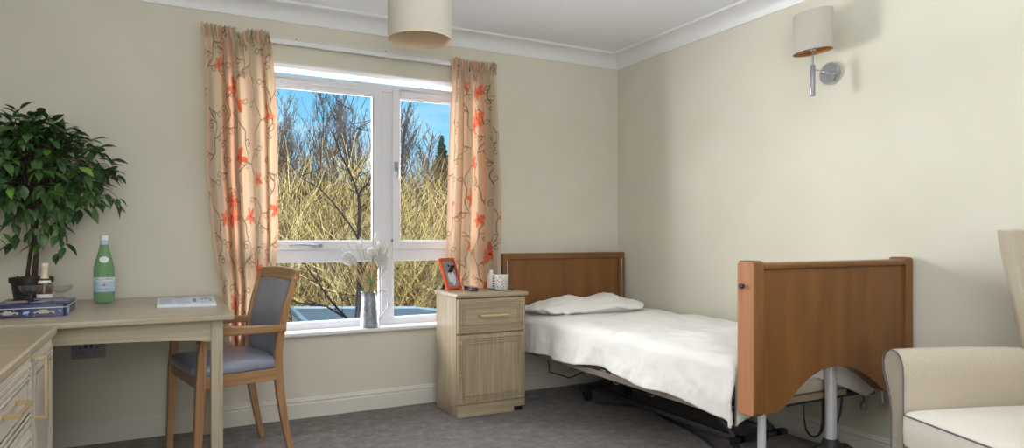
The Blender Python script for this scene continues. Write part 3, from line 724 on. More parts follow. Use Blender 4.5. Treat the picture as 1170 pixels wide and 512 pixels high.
# cable on the carpet
tag(MB().tube([(-.58, -.55, .012), (-.50, -.62, .010), (-.40, -.70, .009), (-.36, -.82, .009), (-.42, -1.0, .009), (-.45, -1.2, .009), (-.50, -1.4, .009), (-.60, -1.62, .009), (-.66, -1.9, .009), (-.62, -2.3, .009)], .008, 8)
    .build('power_cable', M['black'], smooth=60), 'black cable lying on the carpet under the bed', 'cable')

# ------------------------------------------------------------------ wing armchair
wa = thing('wing_armchair', 'oatmeal fabric wing armchair in front of the bed footboard', 'armchair', (-.512, -2.983, 0), rz=R(159.6), local=True)
def armprism(s):
    # front profile in (y, z), rolled outward at the top; s = -1 far arm, +1 near arm
    prof = [(.262, .10), (.262, .575), (.265, .615), (.276, .644), (.300, .663), (.332, .664), (.360, .648), (.371, .618), (.366, .582), (.350, .545), (.333, .495), (.325, .44), (.324, .30), (.326, .10)]
    xs = [.352, .348, .338, .25, .10, -.05, -.20, -.30]
    vs = []
    for q, x in enumerate(xs):
        sh = {0: .90, 1: .965, 2: 1.0}.get(q, 1.0); lift = -.012*max(0, (.30-x)/.6)+.008*sin(max(0, .33-x)*5)
        for y, z in prof:
            yc = .302; zc = .45
            vs.append((x, s*(yc+(y-yc)*sh), zc+(z-zc)*(1-(1-sh)*.2)+(lift if z > .5 else 0)))
    n = len(prof); fs = [tuple(range(n)), tuple(range(len(vs)-n, len(vs)))[::-1]]
    for i in range(len(xs)-1):
        for j in range(n): fs.append((i*n+j, i*n+(j+1) % n, (i+1)*n+(j+1) % n, (i+1)*n+j))
    a = MB().add(vs, fs).build('arm', M['beige'], wa, smooth=50, bevel=.006)
    MB().tube([(.3545, s*(.302+(y-.302)*.97), .45+(z-.45)*.998) for y, z in prof[:-1]], .0022, 6).build('piping', M['piping'], a, smooth=60)
for s in (-1, 1): armprism(s)
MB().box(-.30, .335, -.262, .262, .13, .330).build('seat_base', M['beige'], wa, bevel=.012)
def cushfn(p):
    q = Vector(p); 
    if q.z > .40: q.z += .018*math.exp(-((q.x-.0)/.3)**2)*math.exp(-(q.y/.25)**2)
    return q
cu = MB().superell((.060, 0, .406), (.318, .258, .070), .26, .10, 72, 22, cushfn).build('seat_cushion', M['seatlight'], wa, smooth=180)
def rim(zc, inset=0):
    pts = []
    for k in range(72):
        th = 2*PI*k/72; c_, s_ = cos(th), sin(th)
        x = .060+(.316-inset)*math.copysign(abs(c_)**.10, c_); y = (.256-inset)*math.copysign(abs(s_)**.10, s_)
        pts.append((x, y, zc))
    return pts
MB().tube(rim(.459), .0028, 6, closed=True).build('piping', M['piping'], cu, smooth=60)
MB().tube(rim(.354), .0028, 6, closed=True).build('piping', M['piping'], cu, smooth=60)
# back (reclined) and wings
def bk(z): return -.205-.16*(z-.45)/.65
vs = []; nz, ny = 22, 16
for side in (0, 1):
    for i in range(nz+1):
        z = .33+(1.085-.33)*i/nz
        for j in range(ny+1):
            y = -.29+.58*j/ny; e = min(1, min(i, nz-i, j, ny-j)/2.0)**.5
            zz = z + (.012*(1-(y/.29)**2) if i == nz else 0)
            vs.append((bk(z)+(.0+.045*e if side == 0 else -.075-.02*e), y, zz))
m_ = ny+1; o2 = (nz+1)*m_; fs = []
for i in range(nz):
    for j in range(ny): a = i*m_+j; fs += [(a, a+1, a+m_+1, a+m_), (o2+a, o2+a+m_, o2+a+m_+1, o2+a+1)]
for i in range(nz):
    for j in (0, ny): a = i*m_+j; fs.append((a, a+m_, o2+a+m_, o2+a))
for j in range(ny):
    for i in (0, nz): a = i*m_+j; fs.append((a, a+1, o2+a+1, o2+a))
MB().add(vs, fs).build('backrest', M['beige'], wa, smooth=60)
for s in (-1, 1):
    zs = [.60+.485*k/12 for k in range(13)]; vs = []
    for z in zs:
        t = (z-.60)/.485
        xf_ = -.165 + .100*t**.8 if t < .97 else -.067     # front edge leans forward with height
        xb = bk(z)-.07; w0 = .262; w1 = .318
        for k in range(9):
            u = k/8; x = xb+(xf_-xb)*u; vs.append((x, s*(w0+.012*t*u+.006*sin(PI*u)), z))
        vs.append((xf_+.010, s*((w0+w1)/2+.014*t), z))
        for k in range(9):
            u = 1-k/8; x = xb+(xf_-xb)*u; vs.append((x, s*(w1+.022*t*u), z))
    n = 19; fs = [tuple(range(n)), tuple(range(12*n, 13*n))[::-1]]
    for i in range(12):
        for j in range(n): fs.append((i*n+j, i*n+(j+1) % n, (i+1)*n+(j+1) % n, (i+1)*n+j))
    MB().add(vs, fs).build('wing', M['beige'], wa, smooth=60, bevel=.008)
for sx, sy in ((.28, .28), (.28, -.28), (-.26, .26), (-.26, -.26)):
    sp = .03*(1 if sx > 0 else -1)
    MB().lathe([(.014, 0), (.022, .14)], (sx+sp*.3, sy, 0), 16).build('leg', OK['z'], wa, smooth=40)

# ------------------------------------------------------------------ things on the table
# ficus
random.seed(21)
fc = thing('potted_ficus', 'leafy artificial ficus tree in a black pot on the table', 'plant', (-3.532, -.225, TZ))
fx, fy = -3.532, -.225
MB().lathe([(0, .742), (.062, .742), (.064, .75), (.078, .845), (.086, .845), (.087, .868), (.080, .870), (.076, .858), (0, .857)], (fx, fy, 0), 8*4).build('pot', M['pot'], fc, smooth=30)
b = MB().lathe([(.074, .854), (.05, .866), (.02, .872), (0, .874)], (fx, fy, 0), 20)
for k in range(50):
    a = random.uniform(0, 6.28); r_ = random.uniform(0, .07); p = Vector((fx+r_*cos(a), fy+r_*sin(a), .862)); q = p+Vector((random.uniform(-.02,.02), random.uniform(-.02,.02), random.uniform(.002,.016)))
    b.tube([p, q], .003, 4)
b.build('soil', M['soil'], fc)
tr = MB(); ends = []
trunk = [Vector((fx+.01, fy, .86)), Vector((fx+.018, fy+.005, .98)), Vector((fx+.008, fy-.005, 1.10)), Vector((fx-.005, fy, 1.25)), Vector((fx-.01, fy, 1.42))]
tr.tube(trunk, [.013, .011, .010, .008, .005], 8)
tr.tube([Vector((fx-.02, fy+.02, .86)), Vector((fx-.005, fy+.012, .99)), Vector((fx+.02, fy+.015, 1.12)), Vector((fx+.03, fy+.02, 1.3))], [.009, .008, .007, .005], 8)
CEN = Vector((fx-.02, fy, 1.36))
tips = []
for k in range(190):
    a = random.uniform(0, 2*PI); el = random.uniform(-.55, 1.35)
    rr = .29*random.uniform(.72, 1.10)
    d = Vector((cos(a)*cos(el)*1.12, sin(a)*cos(el)*.62, sin(el)*.92)); tip = CEN+d*rr
    if k < 14: tip = CEN+Vector((random.uniform(-.12, .36), random.uniform(-.12, .08), random.uniform(-.36, -.14)))
    st = trunk[random.choice((2, 3, 4))].lerp(CEN, .3); mid = st.lerp(tip, .55)+Vector((0, 0, .05))
    pts = [st, mid, tip, tip+Vector((d.x*.03, d.y*.03, -.035))]
    if any(q.y > -.03 for q in pts):
        for q in pts: q.y = min(q.y, -.03)
    tr.tube(pts, [.003, .0022, .0014, .001], 4); tips.append(pts)
tr.build('trunk', M['bark'], fc, smooth=60)
lf = MB()
def leafm(p, d, up, L, w, m):
    d = d.normalized(); s_ = d.cross(up)
    if s_.length < 1e-3: s_ = d.orthogonal()
    s_.normalize(); n_ = s_.cross(d)
    vs = [p]; row = []
    for t, ww in ((.18, .62), (.42, 1.0), (.68, .78), (.88, .36)):
        c_ = p+d*L*t - n_*L*.22*t*t
        vs += [c_-s_*w*ww+n_*w*.28*ww, c_, c_+s_*w*ww+n_*w*.28*ww]
    vs.append(p+d*L*1.06-n_*L*.27)
    fs = [(0, 1, 2), (0, 2, 3)]
    for q in range(3):
        a = 1+q*3; fs += [(a, a+3, a+4, a+1), (a+1, a+4, a+5, a+2)]
    fs += [(10, 13, 11), (11, 13, 12)]
    lf.add(vs, fs, m)
for pts in tips:
    for q in range(7):
        t = random.uniform(.30, 1); 
        if t < .66: p = pts[1].lerp(pts[2], (t-.30)/.36)
        else: p = pts[2].lerp(pts[3], (t-.66)/.34)
        ax = (pts[3]-pts[1]).normalized()
        d = ax*.6+Vector((random.uniform(-1, 1), random.uniform(-1, 1), random.uniform(-.9, .35)))
        L = random.uniform(.046, .080)
        q_ = p+d.normalized()*.012
        if (q_+d.normalized()*L).y > -.012: d.y = -abs(d.y); q_.y = min(q_.y, -.03)
        leafm(q_, d, Vector((random.uniform(-.3,.3), random.uniform(-.3,.3), 1)), L, L*.27, 1 if random.random() < .07 else 0)
lf.build('foliage', [M['leaf'], M['leafb']], fc, smooth=180)

# sparkling water bottle
bx0, by0 = -3.241, -.262
wb = thing('water_bottle', 'green bottle of mineral water with a pale blue label on the table', 'bottle', (bx0, by0, TZ))
prof = [(0, .004), (.030, .002), (.038, .004), (.0425, .014), (.0435, .03), (.0435, .155), (.0425, .17), (.038, .195), (.031, .222), (.024, .248), (.019, .270), (.0155, .29), (.0145, .31), (.0145, .318)]
MB().lathe([(r_, TZ+h) for r_, h in prof], (bx0, by0, 0), 40).build('glass_body', M['green'], wb, smooth=50)
MB().lathe([(.0165, .300), (.0168, .302), (.0168, .3215), (.015, .324), (0, .324)], (bx0, by0, TZ), 24).build('cap', M['labelwhite'], wb, smooth=40)
MB().lathe([(.0182, .272), (.0152, .299), (.0146, .299), (.0178, .272)], (bx0, by0, TZ), 24).build('neck_label', M['labelblue'], wb, smooth=40)
lb = MB().lathe([(.0440, .052), (.0442, .053), (.0442, .126), (.0440, .127)], (bx0, by0, TZ), 40, caps=False).build('label', M['labelblue'], wb, smooth=40)
lb['label'] = 'pale blue paper label with lettering and an orange star'
viewa = math.atan2(-3.984-by0, -2.976-bx0)           # label front faces the room
def cyl(cx, cy, r, z0):
    return lambda x, y, z: (cx+r*cos(viewa+x/r), cy+r*sin(viewa+x/r), z0+y)
for (za, zb) in ((.1245, .1265), (.053, .055)):
    MB().lathe([(.0444, za), (.0444, zb)], (bx0, by0, TZ), 40, caps=False).build('label_stripe', M['navy'], lb)
MB().lathe([(.04435, .106), (.04435, .1235)], (bx0, by0, TZ), 40, caps=False).build('label_band', M['labelwhite'], lb)
v_, f_ = text_mesh('S.PELLEGRINO', .0150, cyl(bx0, by0, .0446, TZ+.1150)); MB().add(v_, f_).build('lettering', M['navy'], lb)
v_, f_ = text_mesh('S.PELLEGRINO', .0085, cyl(bx0, by0, .0446, TZ+.068)); MB().add(v_, f_).build('lettering', M['navy'], lb)
cy_ = cyl(bx0, by0, .0447, TZ+.088)
st = [cy_((.011 if k % 2 == 0 else .0045)*sin(PI*k/5), (.011 if k % 2 == 0 else .0045)*cos(PI*k/5), 0) for k in range(10)]
MB().add([cy_(0, 0, 0)]+st, [(0, 1+k, 1+(k+1) % 10) for k in range(10)]).build('star', M['star'], lb)
# oval shoulder label
def sh(x, y, z):
    zz = .208+y; r = float(np.interp(zz, [.17, .195, .222, .248], [.0425, .038, .031, .024]))+.0008
    return (bx0+r*cos(viewa+x/r), by0+r*sin(viewa+x/r), TZ+zz)
ov = [sh(0, 0, 0)]+[sh(.021*k_*cos(2*PI*k/24), .015*k_*sin(2*PI*k/24), 0) for k_ in (.5, 1) for k in range(24)]
MB().add(ov, [(0, 1+k, 1+(k+1) % 24) for k in range(24)]+[(1+k, 25+k, 25+(k+1) % 24, 1+(k+1) % 24) for k in range(24)]).build('shoulder_label', M['labelwhite'], wb)

# mini wine bottle
mx_, my_ = -3.478, -.225+.03
mx_, my_ = -3.462, -.37
mb = thing('small_wine_bottle', 'small dark wine bottle with a gold foil neck behind the glasses', 'bottle', (mx_, my_, TZ))
MB().lathe([(0, 0), (.028, 0), (.030, .006), (.030, .085), (.027, .105), (.018, .128), (.0125, .140), (.0125, .145)], (mx_, my_, TZ), 28).build('glass_body', M['winebrown'], mb, smooth=50)
MB().lathe([(.019, .124), (.0135, .142), (.0125, .175), (.0145, .180), (.0145, .197), (.012, .200), (0, .200)], (mx_, my_, TZ), 24).build('foil', M['foil'], mb, smooth=40)
MB().lathe([(.0304, .020), (.0304, .060)], (mx_, my_, TZ), 28, caps=False).build('label', M['labelwhite'], mb)
MB().lathe([(.0262, .1085), (.0215, .121)], (mx_, my_, TZ), 28, caps=False).build('neck_label', M['labelwhite'], mb)

# biscuit tin
tn = thing('biscuit_tin', 'flat navy blue printed biscuit tin on the table under two glasses', 'tin', (-3.46, -.66, TZ))
tx0, tx1, ty0, ty1 = -3.575, -3.332, -.805, -.505
MB().prism(rrect(tx0, tx1, ty0, ty1, .012), 2, TZ, TZ+.036).build('tin_base', M['tinblue'], tn, bevel=.002)
ld = MB().prism(rrect(tx0-.002, tx1+.002, ty0-.002, ty1+.002, .013), 2, TZ+.036, TZ+.052).build('lid', M['tinblue'], tn, bevel=.004)
MB().prism(rrect(tx0-.0035, tx1+.0035, ty0-.0035, ty1+.0035, .014), 2, TZ+.035, TZ+.038).build('rolled_edge', M['steel'], ld, bevel=.001)
# printed vignettes: old motor cars and posters, plain shapes
b = MB(); b2 = MB(); b3 = MB(); random.seed(5)
def carpr(cx, s, zc):
    P = [(-.036, -.004), (-.036, .003), (-.020, .005), (-.012, .012), (.008, .012), (.014, .006), (.034, .006), (.037, -.003), (.03, -.005), (-.03, -.005)]
    b2.add([(cx+x*s, ty0-.0008, zc+z*s) for x, z in P], [tuple(range(len(P)))])
    for wx_ in (-.024, .022): b3.add([(cx+wx_*s+.006*cos(a), ty0-.0012, zc-.005+.006*sin(a)) for a in [2*PI*k/12 for k in range(12)]], [tuple(range(12))])
carpr(-3.52, .9, TZ+.017); carpr(-3.405, .95, TZ+.018)
b.add([(-3.475, ty0-.0008, TZ+.012), (-3.455, ty0-.0008, TZ+.016), (-3.452, ty0-.0008, TZ+.026), (-3.472, ty0-.0008, TZ+.022)], [(0,1,2,3)])
for k in range(12):
    x = random.uniform(tx0+.01, tx1-.01); z = TZ+random.uniform(.005, .031); s = random.uniform(.0015, .004)
    b.add([(x-s, ty0-.0006, z), (x, ty0-.0006, z-s), (x+s, ty0-.0006, z), (x, ty0-.0006, z+s)], [(0,1,2,3)])
b.add([(tx1+.0008, ty0+.03, TZ+.006), (tx1+.0008, ty0+.09, TZ+.006), (tx1+.0008, ty0+.09, TZ+.030), (tx1+.0008, ty0+.03, TZ+.030)], [(0,1,2,3)])
zt = TZ+.0523
for (x0, y0_, w, h, aa) in ((-3.55, -.72, .07, .10, .2), (-3.45, -.74, .05, .12, -.3), (-3.39, -.70, .045, .07, .5), (-3.47, -.60, .10, .04, .1), (-3.375, -.575, .05, .04, -.4)):
    c_, s_ = cos(aa), sin(aa); tgt = b2 if w > .05 else b
    tgt.add([(x0+c_*u*w-s_*v*h+w/2, y0_+s_*u*w+c_*v*h+h/2, zt) for u, v in ((-.5,-.5), (.5,-.5), (.5,.5), (-.5,.5))], [(0,1,2,3)])
for bb_, mm_ in ((b, M['tinlight']), (b2, M['tingold']), (b3, M['dkprint'])):
    for ff in bb_.f: MB().add([bb_.v[i] for i in ff], [tuple(range(len(ff)))]).build('printed_motif', mm_, tn)

# dessert glasses standing on the tin
def coupe(x, y, z, label):
    o = MB().lathe([(0, 0), (.026, 0), (.026, .002), (.008, .006), (.005, .012), (.006, .018), (.020, .024), (.036, .036), (.043, .054), (.0445, .056),
                    (.0425, .055), (.034, .038), (.018, .0265), (0, .022)], (x, y, z), 36).build('dessert_glass', M['clear'], smooth=60)
    return tag(o, label, 'glass', 'dessert glasses on the tin')
coupe(-3.487, -.548, TZ+.0525, 'shallow clear dessert glass on the tin in front of the plant pot')
coupe(-3.378, -.550, TZ+.0525, 'shallow clear dessert glass on the tin end nearer the green bottle')

# magazine
mg = thing('magazine', 'open white printed magazine lying flat near the table corner', 'magazine', (-2.89, -.48, TZ))
q0, q1, q2, q3 = (-3.014, -.655), (-2.772, -.690), (-2.762, -.275), (-3.016, -.290)
MB().prism([q0, q1, q2, q3], 2, TZ, TZ+.014).build('pages', M['paper'], mg, bevel=.002)
b = MB(); b2 = MB()
def mp_(u, v): 
    a = Vector(q0).lerp(Vector(q1), u); c_ = Vector(q3).lerp(Vector(q2), u); r_ = a.lerp(c_, v); return (r_.x, r_.y, TZ+.0144)
blu_ = mat('pale_blue_print', srgb(176,196,222), .6)
for k in range(14):
    for u0, u1 in ((.05, .30), (.33, .58), (.74, .96)):
        if random.random() < .85:
            v = .08+.06*k; uu = u1-random.uniform(0, .08)
            MB().add([mp_(u0, v), mp_(uu, v), mp_(uu, v+.026), mp_(u0, v+.026)], [(0,1,2,3)]).build('printed_line', blu_, mg)
for (u0, u1, v0, v1) in ((.61, .67, .25, .72), (.76, .79, .5, .66), (.83, .86, .6, .8), (.90, .93, .35, .62), (.30, .45, .86, .93)):
    b2.add([mp_(u0, v0), mp_(u1, v0), mp_(u1, v1), mp_(u0, v1)], [(0,1,2,3)])
mid_ = mat('mid_blue_print', srgb(96,140,186), .6)
for ff in b2.f: MB().add([b2.v[i] for i in ff], [(0,1,2,3)]).build('printed_block', mid_, mg)

# ------------------------------------------------------------------ things on the bedside cabinet
NZ = .726
pf = thing('photo_frame', 'orange photo frame leaning back on the bedside cabinet', 'picture frame', (-1.385, -.17, NZ), local=True)
pf.rotation_euler = (0, 0, R(30))
ti = R(-19); fw, fh = .150, .200
tl = lambda p: (p[0], p[1]*cos(ti)-p[2]*sin(ti), p[1]*sin(ti)+p[2]*cos(ti)+.003)
b = MB(tl); ring_ = lambda x0, x1, z0, z1, w, y0, y1: b.box(x0, x0+w, y0, y1, z0, z1).box(x1-w, x1, y0, y1, z0, z1).box(x0+w, x1-w, y0, y1, z0, z0+w).box(x0+w, x1-w, y0, y1, z1-w, z1)
ring_(-fw/2, fw/2, 0, fh, .017, -.010, .006)
b.build('frame', M['orange'], pf, bevel=.002)
MB(tl).box(-fw/2+.015, fw/2-.015, -.004, .004, .015, fh-.015).build('photo', mat('photo_grey', srgb(152,150,154), .4), pf)
b = MB(tl); 
def blob(b, cx, cz, rx, rz, y): b.add([(cx+rx*cos(a), y, cz+rz*sin(a)) for a in [2*PI*k/18 for k in range(18)]], [tuple(range(18))])
blob(b, .0, .152, .009, .010, -.0048); b.build('printed_hair', M['dkprint'], pf)
b = MB(tl); blob(b, .004, .075, .036, .050, -.0045); b.build('printed_dress', M['paper'], pf)
b = MB(tl); blob(b, .0, .115, .012, .022, -.0049); blob(b, .008, .138, .008, .009, -.0052); b.build('printed_figure', M['pinkc'], pf)
b = MB(tl); blob(b, -.02, .035, .022, .012, -.0050); b.build('printed_shadow', M['grey'], pf)
MB().add([(-.02, .008, .15), (.02, .008, .15), (.02, .085, .0), (-.02, .085, .0), (-.02, .011, .153), (.02, .011, .153), (.02, .089, .0), (-.02, .089, .0)],
         [(0,1,2,3), (7,6,5,4), (0,4,5,1), (1,5,6,2), (2,6,7,3), (3,7,4,0)]).build('easel_strut', M['black'], pf)
mgx, mgy = -1.135, -.33
tag(MB().box(mgx-.062, mgx+.062, mgy-.05, mgy+.05, NZ, NZ+.005).build('coaster', M['dkprint'], bevel=.002), 'thin dark coaster under the patterned mug on the bedside cabinet', 'coaster')
mu = thing('patterned_mug', 'white mug with a colourful triangle pattern on the bedside cabinet', 'mug', (mgx, mgy, NZ+.005))
MB().lathe([(0, 0), (.040, 0), (.043, .004), (.045, .088), (.0445, .090), (.042, .089), (.040, .010), (0, .007)], (mgx, mgy, NZ+.005), 48).build('cup', M['ceram'], mu, smooth=50)
hd_ = [(mgx+.043+.026*sin(PI*k/10), mgy+.02, NZ+.048+.028*cos(PI*k/10)) for k in range(11)]
va = math.atan2(-3.984-mgy, -2.976-mgx)
hd_ = [(mgx+(.042+.026*sin(PI*k/10))*cos(va+PI), mgy+(.042+.026*sin(PI*k/10))*sin(va+PI), NZ+.050+.028*cos(PI*k/10)) for k in range(11)]
MB().tube(hd_, .005, 8).build('handle', M['ceram'], mu, smooth=60)
cols_ = [mat('print_red', srgb(206,92,52), .4), mat('print_blue', srgb(74,92,128), .4), mat('print_green', srgb(74,132,72), .4), mat('print_grey', srgb(150,156,164), .4)]
random.seed(3); bs = [MB() for _ in cols_]
rm_ = .0462
def cm(x, y): r_ = .0437+.002*y/.088+.0012; return (mgx+r_*cos(va+x/r_), mgy+r_*sin(va+x/r_), NZ+.005+y)
for i in range(-4, 4):
    for j in range(4):
        x0, y0_ = i*.019, .006+j*.0205; s = .0165
        for corner, k in (((0,0),(1,0),(0,1)), random.randrange(4)), (((1,1),(0,1),(1,0)), random.randrange(4)):
            if random.random() < .85:
                bs[k].add([cm(x0+(a*.9+.05)*s*(.96), y0_+(c_*.9+.05)*s) if True else 0 for a, c_ in [(corner[0][0], corner[0][1]), (corner[0][0]*.5+corner[1][0]*.5, corner[0][1]*.5+corner[1][1]*.5), (corner[1][0]*.7+corner[0][0]*.3, corner[1][1]*.7+corner[0][1]*.3), (corner[2][0]*.7+corner[0][0]*.3, corner[2][1]*.7+corner[0][1]*.3)]], [(0,1,2,3)])
for b_, c_ in zip(bs, cols_):
    for ff in b_.f: MB().add([b_.v[i] for i in ff], [(0,1,2,3)]).build('printed_triangle', c_, mu)
rc = thing('remote_control', 'small dark remote control between the photo frame and the mug', 'remote', (-1.315, -.27, NZ), local=True); rc.scale = (1.15, 1.3, 1.3); rc.rotation_euler = (0, 0, R(82))
MB().prism(rrect(-.075, .075, -.019, .019, .012), 2, .001, .018).build('body', M['darksteel'], rc, bevel=.004)
for k in range(5):
    for j in (-1, 0, 1): MB().box(-.05+.02*k-.004, -.05+.02*k+.004, j*.011-.003, j*.011+.003, .018, .020).build('button', M['grey'], rc)
# small bottle behind the mug
sb = thing('small_patterned_bottle', 'small pale patterned bottle against the curtain behind the mug', 'bottle', (-1.135, -.17, NZ))
MB().box(-1.152, -1.112, -.195, -.155, NZ, NZ+.095).build('body', M['ceram'], sb, bevel=.006)
MB().lathe([(.012, .094), (.012, .118), (0, .118)], (-1.132, -.175, NZ), 16).build('cap', M['ceram'], sb, smooth=40)
b = MB(); random.seed(9)
for k in range(5): b.box(-1.1505+.02, -1.1135, -.1958, -.1948, NZ+.012+.016*k, NZ+.019+.016*k)
b.build('printed_pattern', M['dkprint'], sb)

# ------------------------------------------------------------------ jug of dried flowers
jx, jy, jz = -1.866, .028, .500
jg = thing('metal_jug', 'galvanised metal jug standing on the window sill', 'jug', (jx, jy, jz))
jp = [(0, 0), (.060, 0), (.062, .003), (.060, .008), (.044, .190), (.040, .206), (.041, .214), (.039, .214), (.037, .205), (.041, .188), (.056, .010), (0, .008)]
vs_b = MB().lathe(jp, (jx, jy, jz), 40)
nv = []
for (x, y, z) in vs_b.v:
    if z > jz+.185:
        k = (z-jz-.185)/.03; dx = x-jx
        if dx < -.02: x -= .014*k*(-dx/.04); z += .006*k
    nv.append((x, y, z))
vs_b.v = nv; vs_b.build('body', M['galv'], jg, smooth=50)
MB().tube([(jx+.040, jy, jz+.200), (jx+.075, jy, jz+.225), (jx+.108, jy, jz+.215), (jx+.122, jy, jz+.175), (jx+.112, jy, jz+.12), (jx+.085, jy, jz+.07), (jx+.058, jy, jz+.035)], .0045, 8, flat=.6).build('handle', M['galv'], jg, smooth=60)
M['dried'] = mat('dried_stem', srgb(172,150,112), .9); M['gstem'] = mat('green_stem', srgb(96,128,66), .8); M['fluff'] = mat('white_seedhead', srgb(218,216,212), .95)
M['bead'] = mat('green_bud', srgb(92,140,80), .7)
random.seed(33)
def stem(tip, r=.0018, m='dried'):
    a = random.uniform(0, 6.28); s0 = Vector((jx+.015*cos(a), jy+.012*sin(a), jz+.02)); s1 = Vector((jx+.022*cos(a), jy+.02*sin(a), jz+.215)); tip = Vector(tip)
    mid = s1.lerp(tip, .5)+Vector((0, 0, .015)); return [s0, s1, mid, tip]
def allium(tip, rad, label):
    g = thing('dried_seedhead', label, 'dried flower', (jx, jy, jz+.01), 'dried flowers in the metal jug')
    MB().tube(stem(tip), .0020, 6).build('stem', M['dried'], g, smooth=60)
    b = MB(); t = Vector(tip)
    for k in range(230):
        z = 1-2*(k+.5)/230; a = k*2.39996; d = Vector((cos(a)*math.sqrt(1-z*z), sin(a)*math.sqrt(1-z*z), z))*rad*random.uniform(.86, 1.05)
        b.tube([t, t+d], [.0005, .0007], 3, cap=False); b.superell(t+d, (.0037, .0037, .0037), 1, 1, 6, 4)
    b.build('flower_head', M['fluff'], g)
allium((-1.995, .01, .925), .042, 'round white seedhead on the left of the jug')
allium((-1.795, .005, .912), .040, 'round white seedhead on the right of the jug')
allium((-1.862, -.005, .965), .026, 'small round white seedhead in the middle of the jug')
def spike(tip, label, n=60):
    g = thing('feathery_plume', label, 'dried flower', (jx, jy, jz+.01), 'dried flowers in the metal jug')
    st_ = stem(tip); MB().tube(st_, .0016, 6).build('stem', M['dried'], g, smooth=60)
    b = MB(); t = Vector(tip); d = (st_[3]-st_[2]).normalized()
    for k in range(n):
        p = t-d*.085*(k/n)+Vector((random.uniform(-.003,.003), random.uniform(-.003,.003), 0)); e = d*.010+Vector((random.uniform(-1,1), random.uniform(-1,1), random.uniform(-1,1)))*.011
        b.tube([p, p+e], [.0018, .0009], 4)
    b.build('plume', M['fluff'], g)
for tip, lab in (((-1.835, .0, 1.075), 'tall white feathery plume leaning right above the jug'), ((-1.805, .03, 1.03), 'shorter white plume leaning right in the jug'), ((-1.915, .045, 1.045), 'white plume standing upright in the jug'),
                 ((-2.045, .03, .995), 'thin white plume leaning far left over the jug'), ((-1.755, .02, .98), 'thin white plume leaning far right over the jug')):
    spike(tip, lab, 50)
b = MB()
for k in range(36):
    tip = (jx+random.uniform(-.14, .11), jy+random.uniform(-.03, .03), random.uniform(.82, 1.04))
    b.tube(stem(tip), .0013, 4)
g = b.build('dried_stems', M['dried'], off=(jx, jy, jz+.01)); tag(g, 'bunch of thin dried brown stalks in the metal jug', 'dried stems', kind='stuff')
b = MB(); random.seed(4)
for k in range(12):
    tip = (jx+random.uniform(-.035, .035), jy+random.uniform(-.02, .02), random.uniform(.76, .86)); s_ = stem(tip); b.tube(s_, .0028, 5)
g = b.build('green_stalks', M['gstem'], off=(jx, jy, jz+.01)); tag(g, 'short green stalks among the dried stems at the jug mouth', 'stems', kind='stuff')
bu = thing('green_bud', 'thin stem ending in a green bud on the right of the jug', 'dried flower', (jx, jy, jz+.01), 'dried flowers in the metal jug')
MB().tube(stem((-1.733, .0, 1.030)), .0015, 5).build('stem', M['dried'], bu); MB().superell((-1.731, 0, 1.035), (.009, .008, .010), 1, 1, 10, 8).build('bud', M['bead'], bu, smooth=60)

# ------------------------------------------------------------------ outdoors
GZ = -.95
def gh(x, y): return GZ + (0 if y < 8.5 else 0) + max(0, y-10)*.40*(1 if y < 20 else 1)
b = MB(); nx, ny = 60, 50; vs = []
for i in range(ny+1):
    for j in range(nx+1):
        x = -14+34*j/nx; y = .5+29.5*i/ny; z = min(gh(x, y), 2.9-.05*x) + (.25*fbm(x*.5, y*.5, 0) if y > 6 else 0)
        vs.append((x, y, z))
m_ = nx+1; b.add(vs, [(i*m_+j, i*m_+j+1, (i+1)*m_+j+1, (i+1)*m_+j) for i in range(ny) for j in range(nx)])
o = struct(b.build('ground_outside', M['bank'], smooth=180, off=(0,0,0), solid=.1)); 
# low flat roofed outbuilding
ob = thing('garden_outbuilding', 'low outbuilding with a flat blue grey roof beyond the window', 'outbuilding', (.3, 6.3, GZ))
poly = [(-.95, 8.48), (1.04, 7.46), (1.55, 6.0), (-.2, 4.9), (-1.1, 6.2)]
MB().prism(poly, 2, GZ-.1, -.34).build('wall', M['roofl'], ob)
MB().prism([(x*1.02-.01, y*1.01-.06) for x, y in poly], 2, -.34, -.25).build('roof', M['roof'], ob, bevel=.01)
MB().tube([(x*1.0, y*1.0-.02, -.245) for x, y in poly], .035, 6, closed=True).build('roof_kerb', M['roofl'], ob)
# bushes
def bush(b, x, y, h, spread, n, seed, lean=0, rmul=1.0, kids=2):
    rnd = random.Random(seed); z0 = min(gh(x, y), 2.9-.05*x)-.1
    for k in range(n):
        a = rnd.uniform(0, 2*PI); rr = rnd.random()**.6*spread*.55
        p = Vector((x+cos(a)*rr, y+sin(a)*rr*.7, z0)); L = h*rnd.uniform(.55, 1.12)
        d = Vector((cos(a)*rnd.uniform(.05, .9)+lean+rnd.uniform(-.5, .5), sin(a)*rnd.uniform(.05, .5)+rnd.uniform(-.2, .2), 1)).normalized()
        pts = [p]; r0 = rnd.uniform(.007, .014)*rmul; curl = Vector((d.x*.10+rnd.uniform(-.16, .16), d.y*.08, -.12*rnd.random()))
        for q in range(5):
            d = (d+curl+Vector((rnd.uniform(-.16, .16), rnd.uniform(-.12, .12), 0))).normalized(); pts.append(pts[-1]+d*L/5)
        b.tube(pts, [r0*(1-.13*q) for q in range(6)], 3, cap=False, m=rnd.random() < .42 and 1 or 0)
        for c_ in range(kids):
            s_ = pts[rnd.randrange(1, 5)]; e = (d+Vector((rnd.uniform(-1,1), rnd.uniform(-1,1), rnd.uniform(-.2,.6)))*1.2).normalized(); l2 = L*rnd.uniform(.12, .3)
            b.tube([s_, s_+e*l2*.5, s_+(e+Vector((0,0,.15)))*l2], [r0*.6, r0*.5, r0*.35], 3, cap=False, m=rnd.random() < .42 and 1 or 0)
G = [M['twig'], M['twigd']]
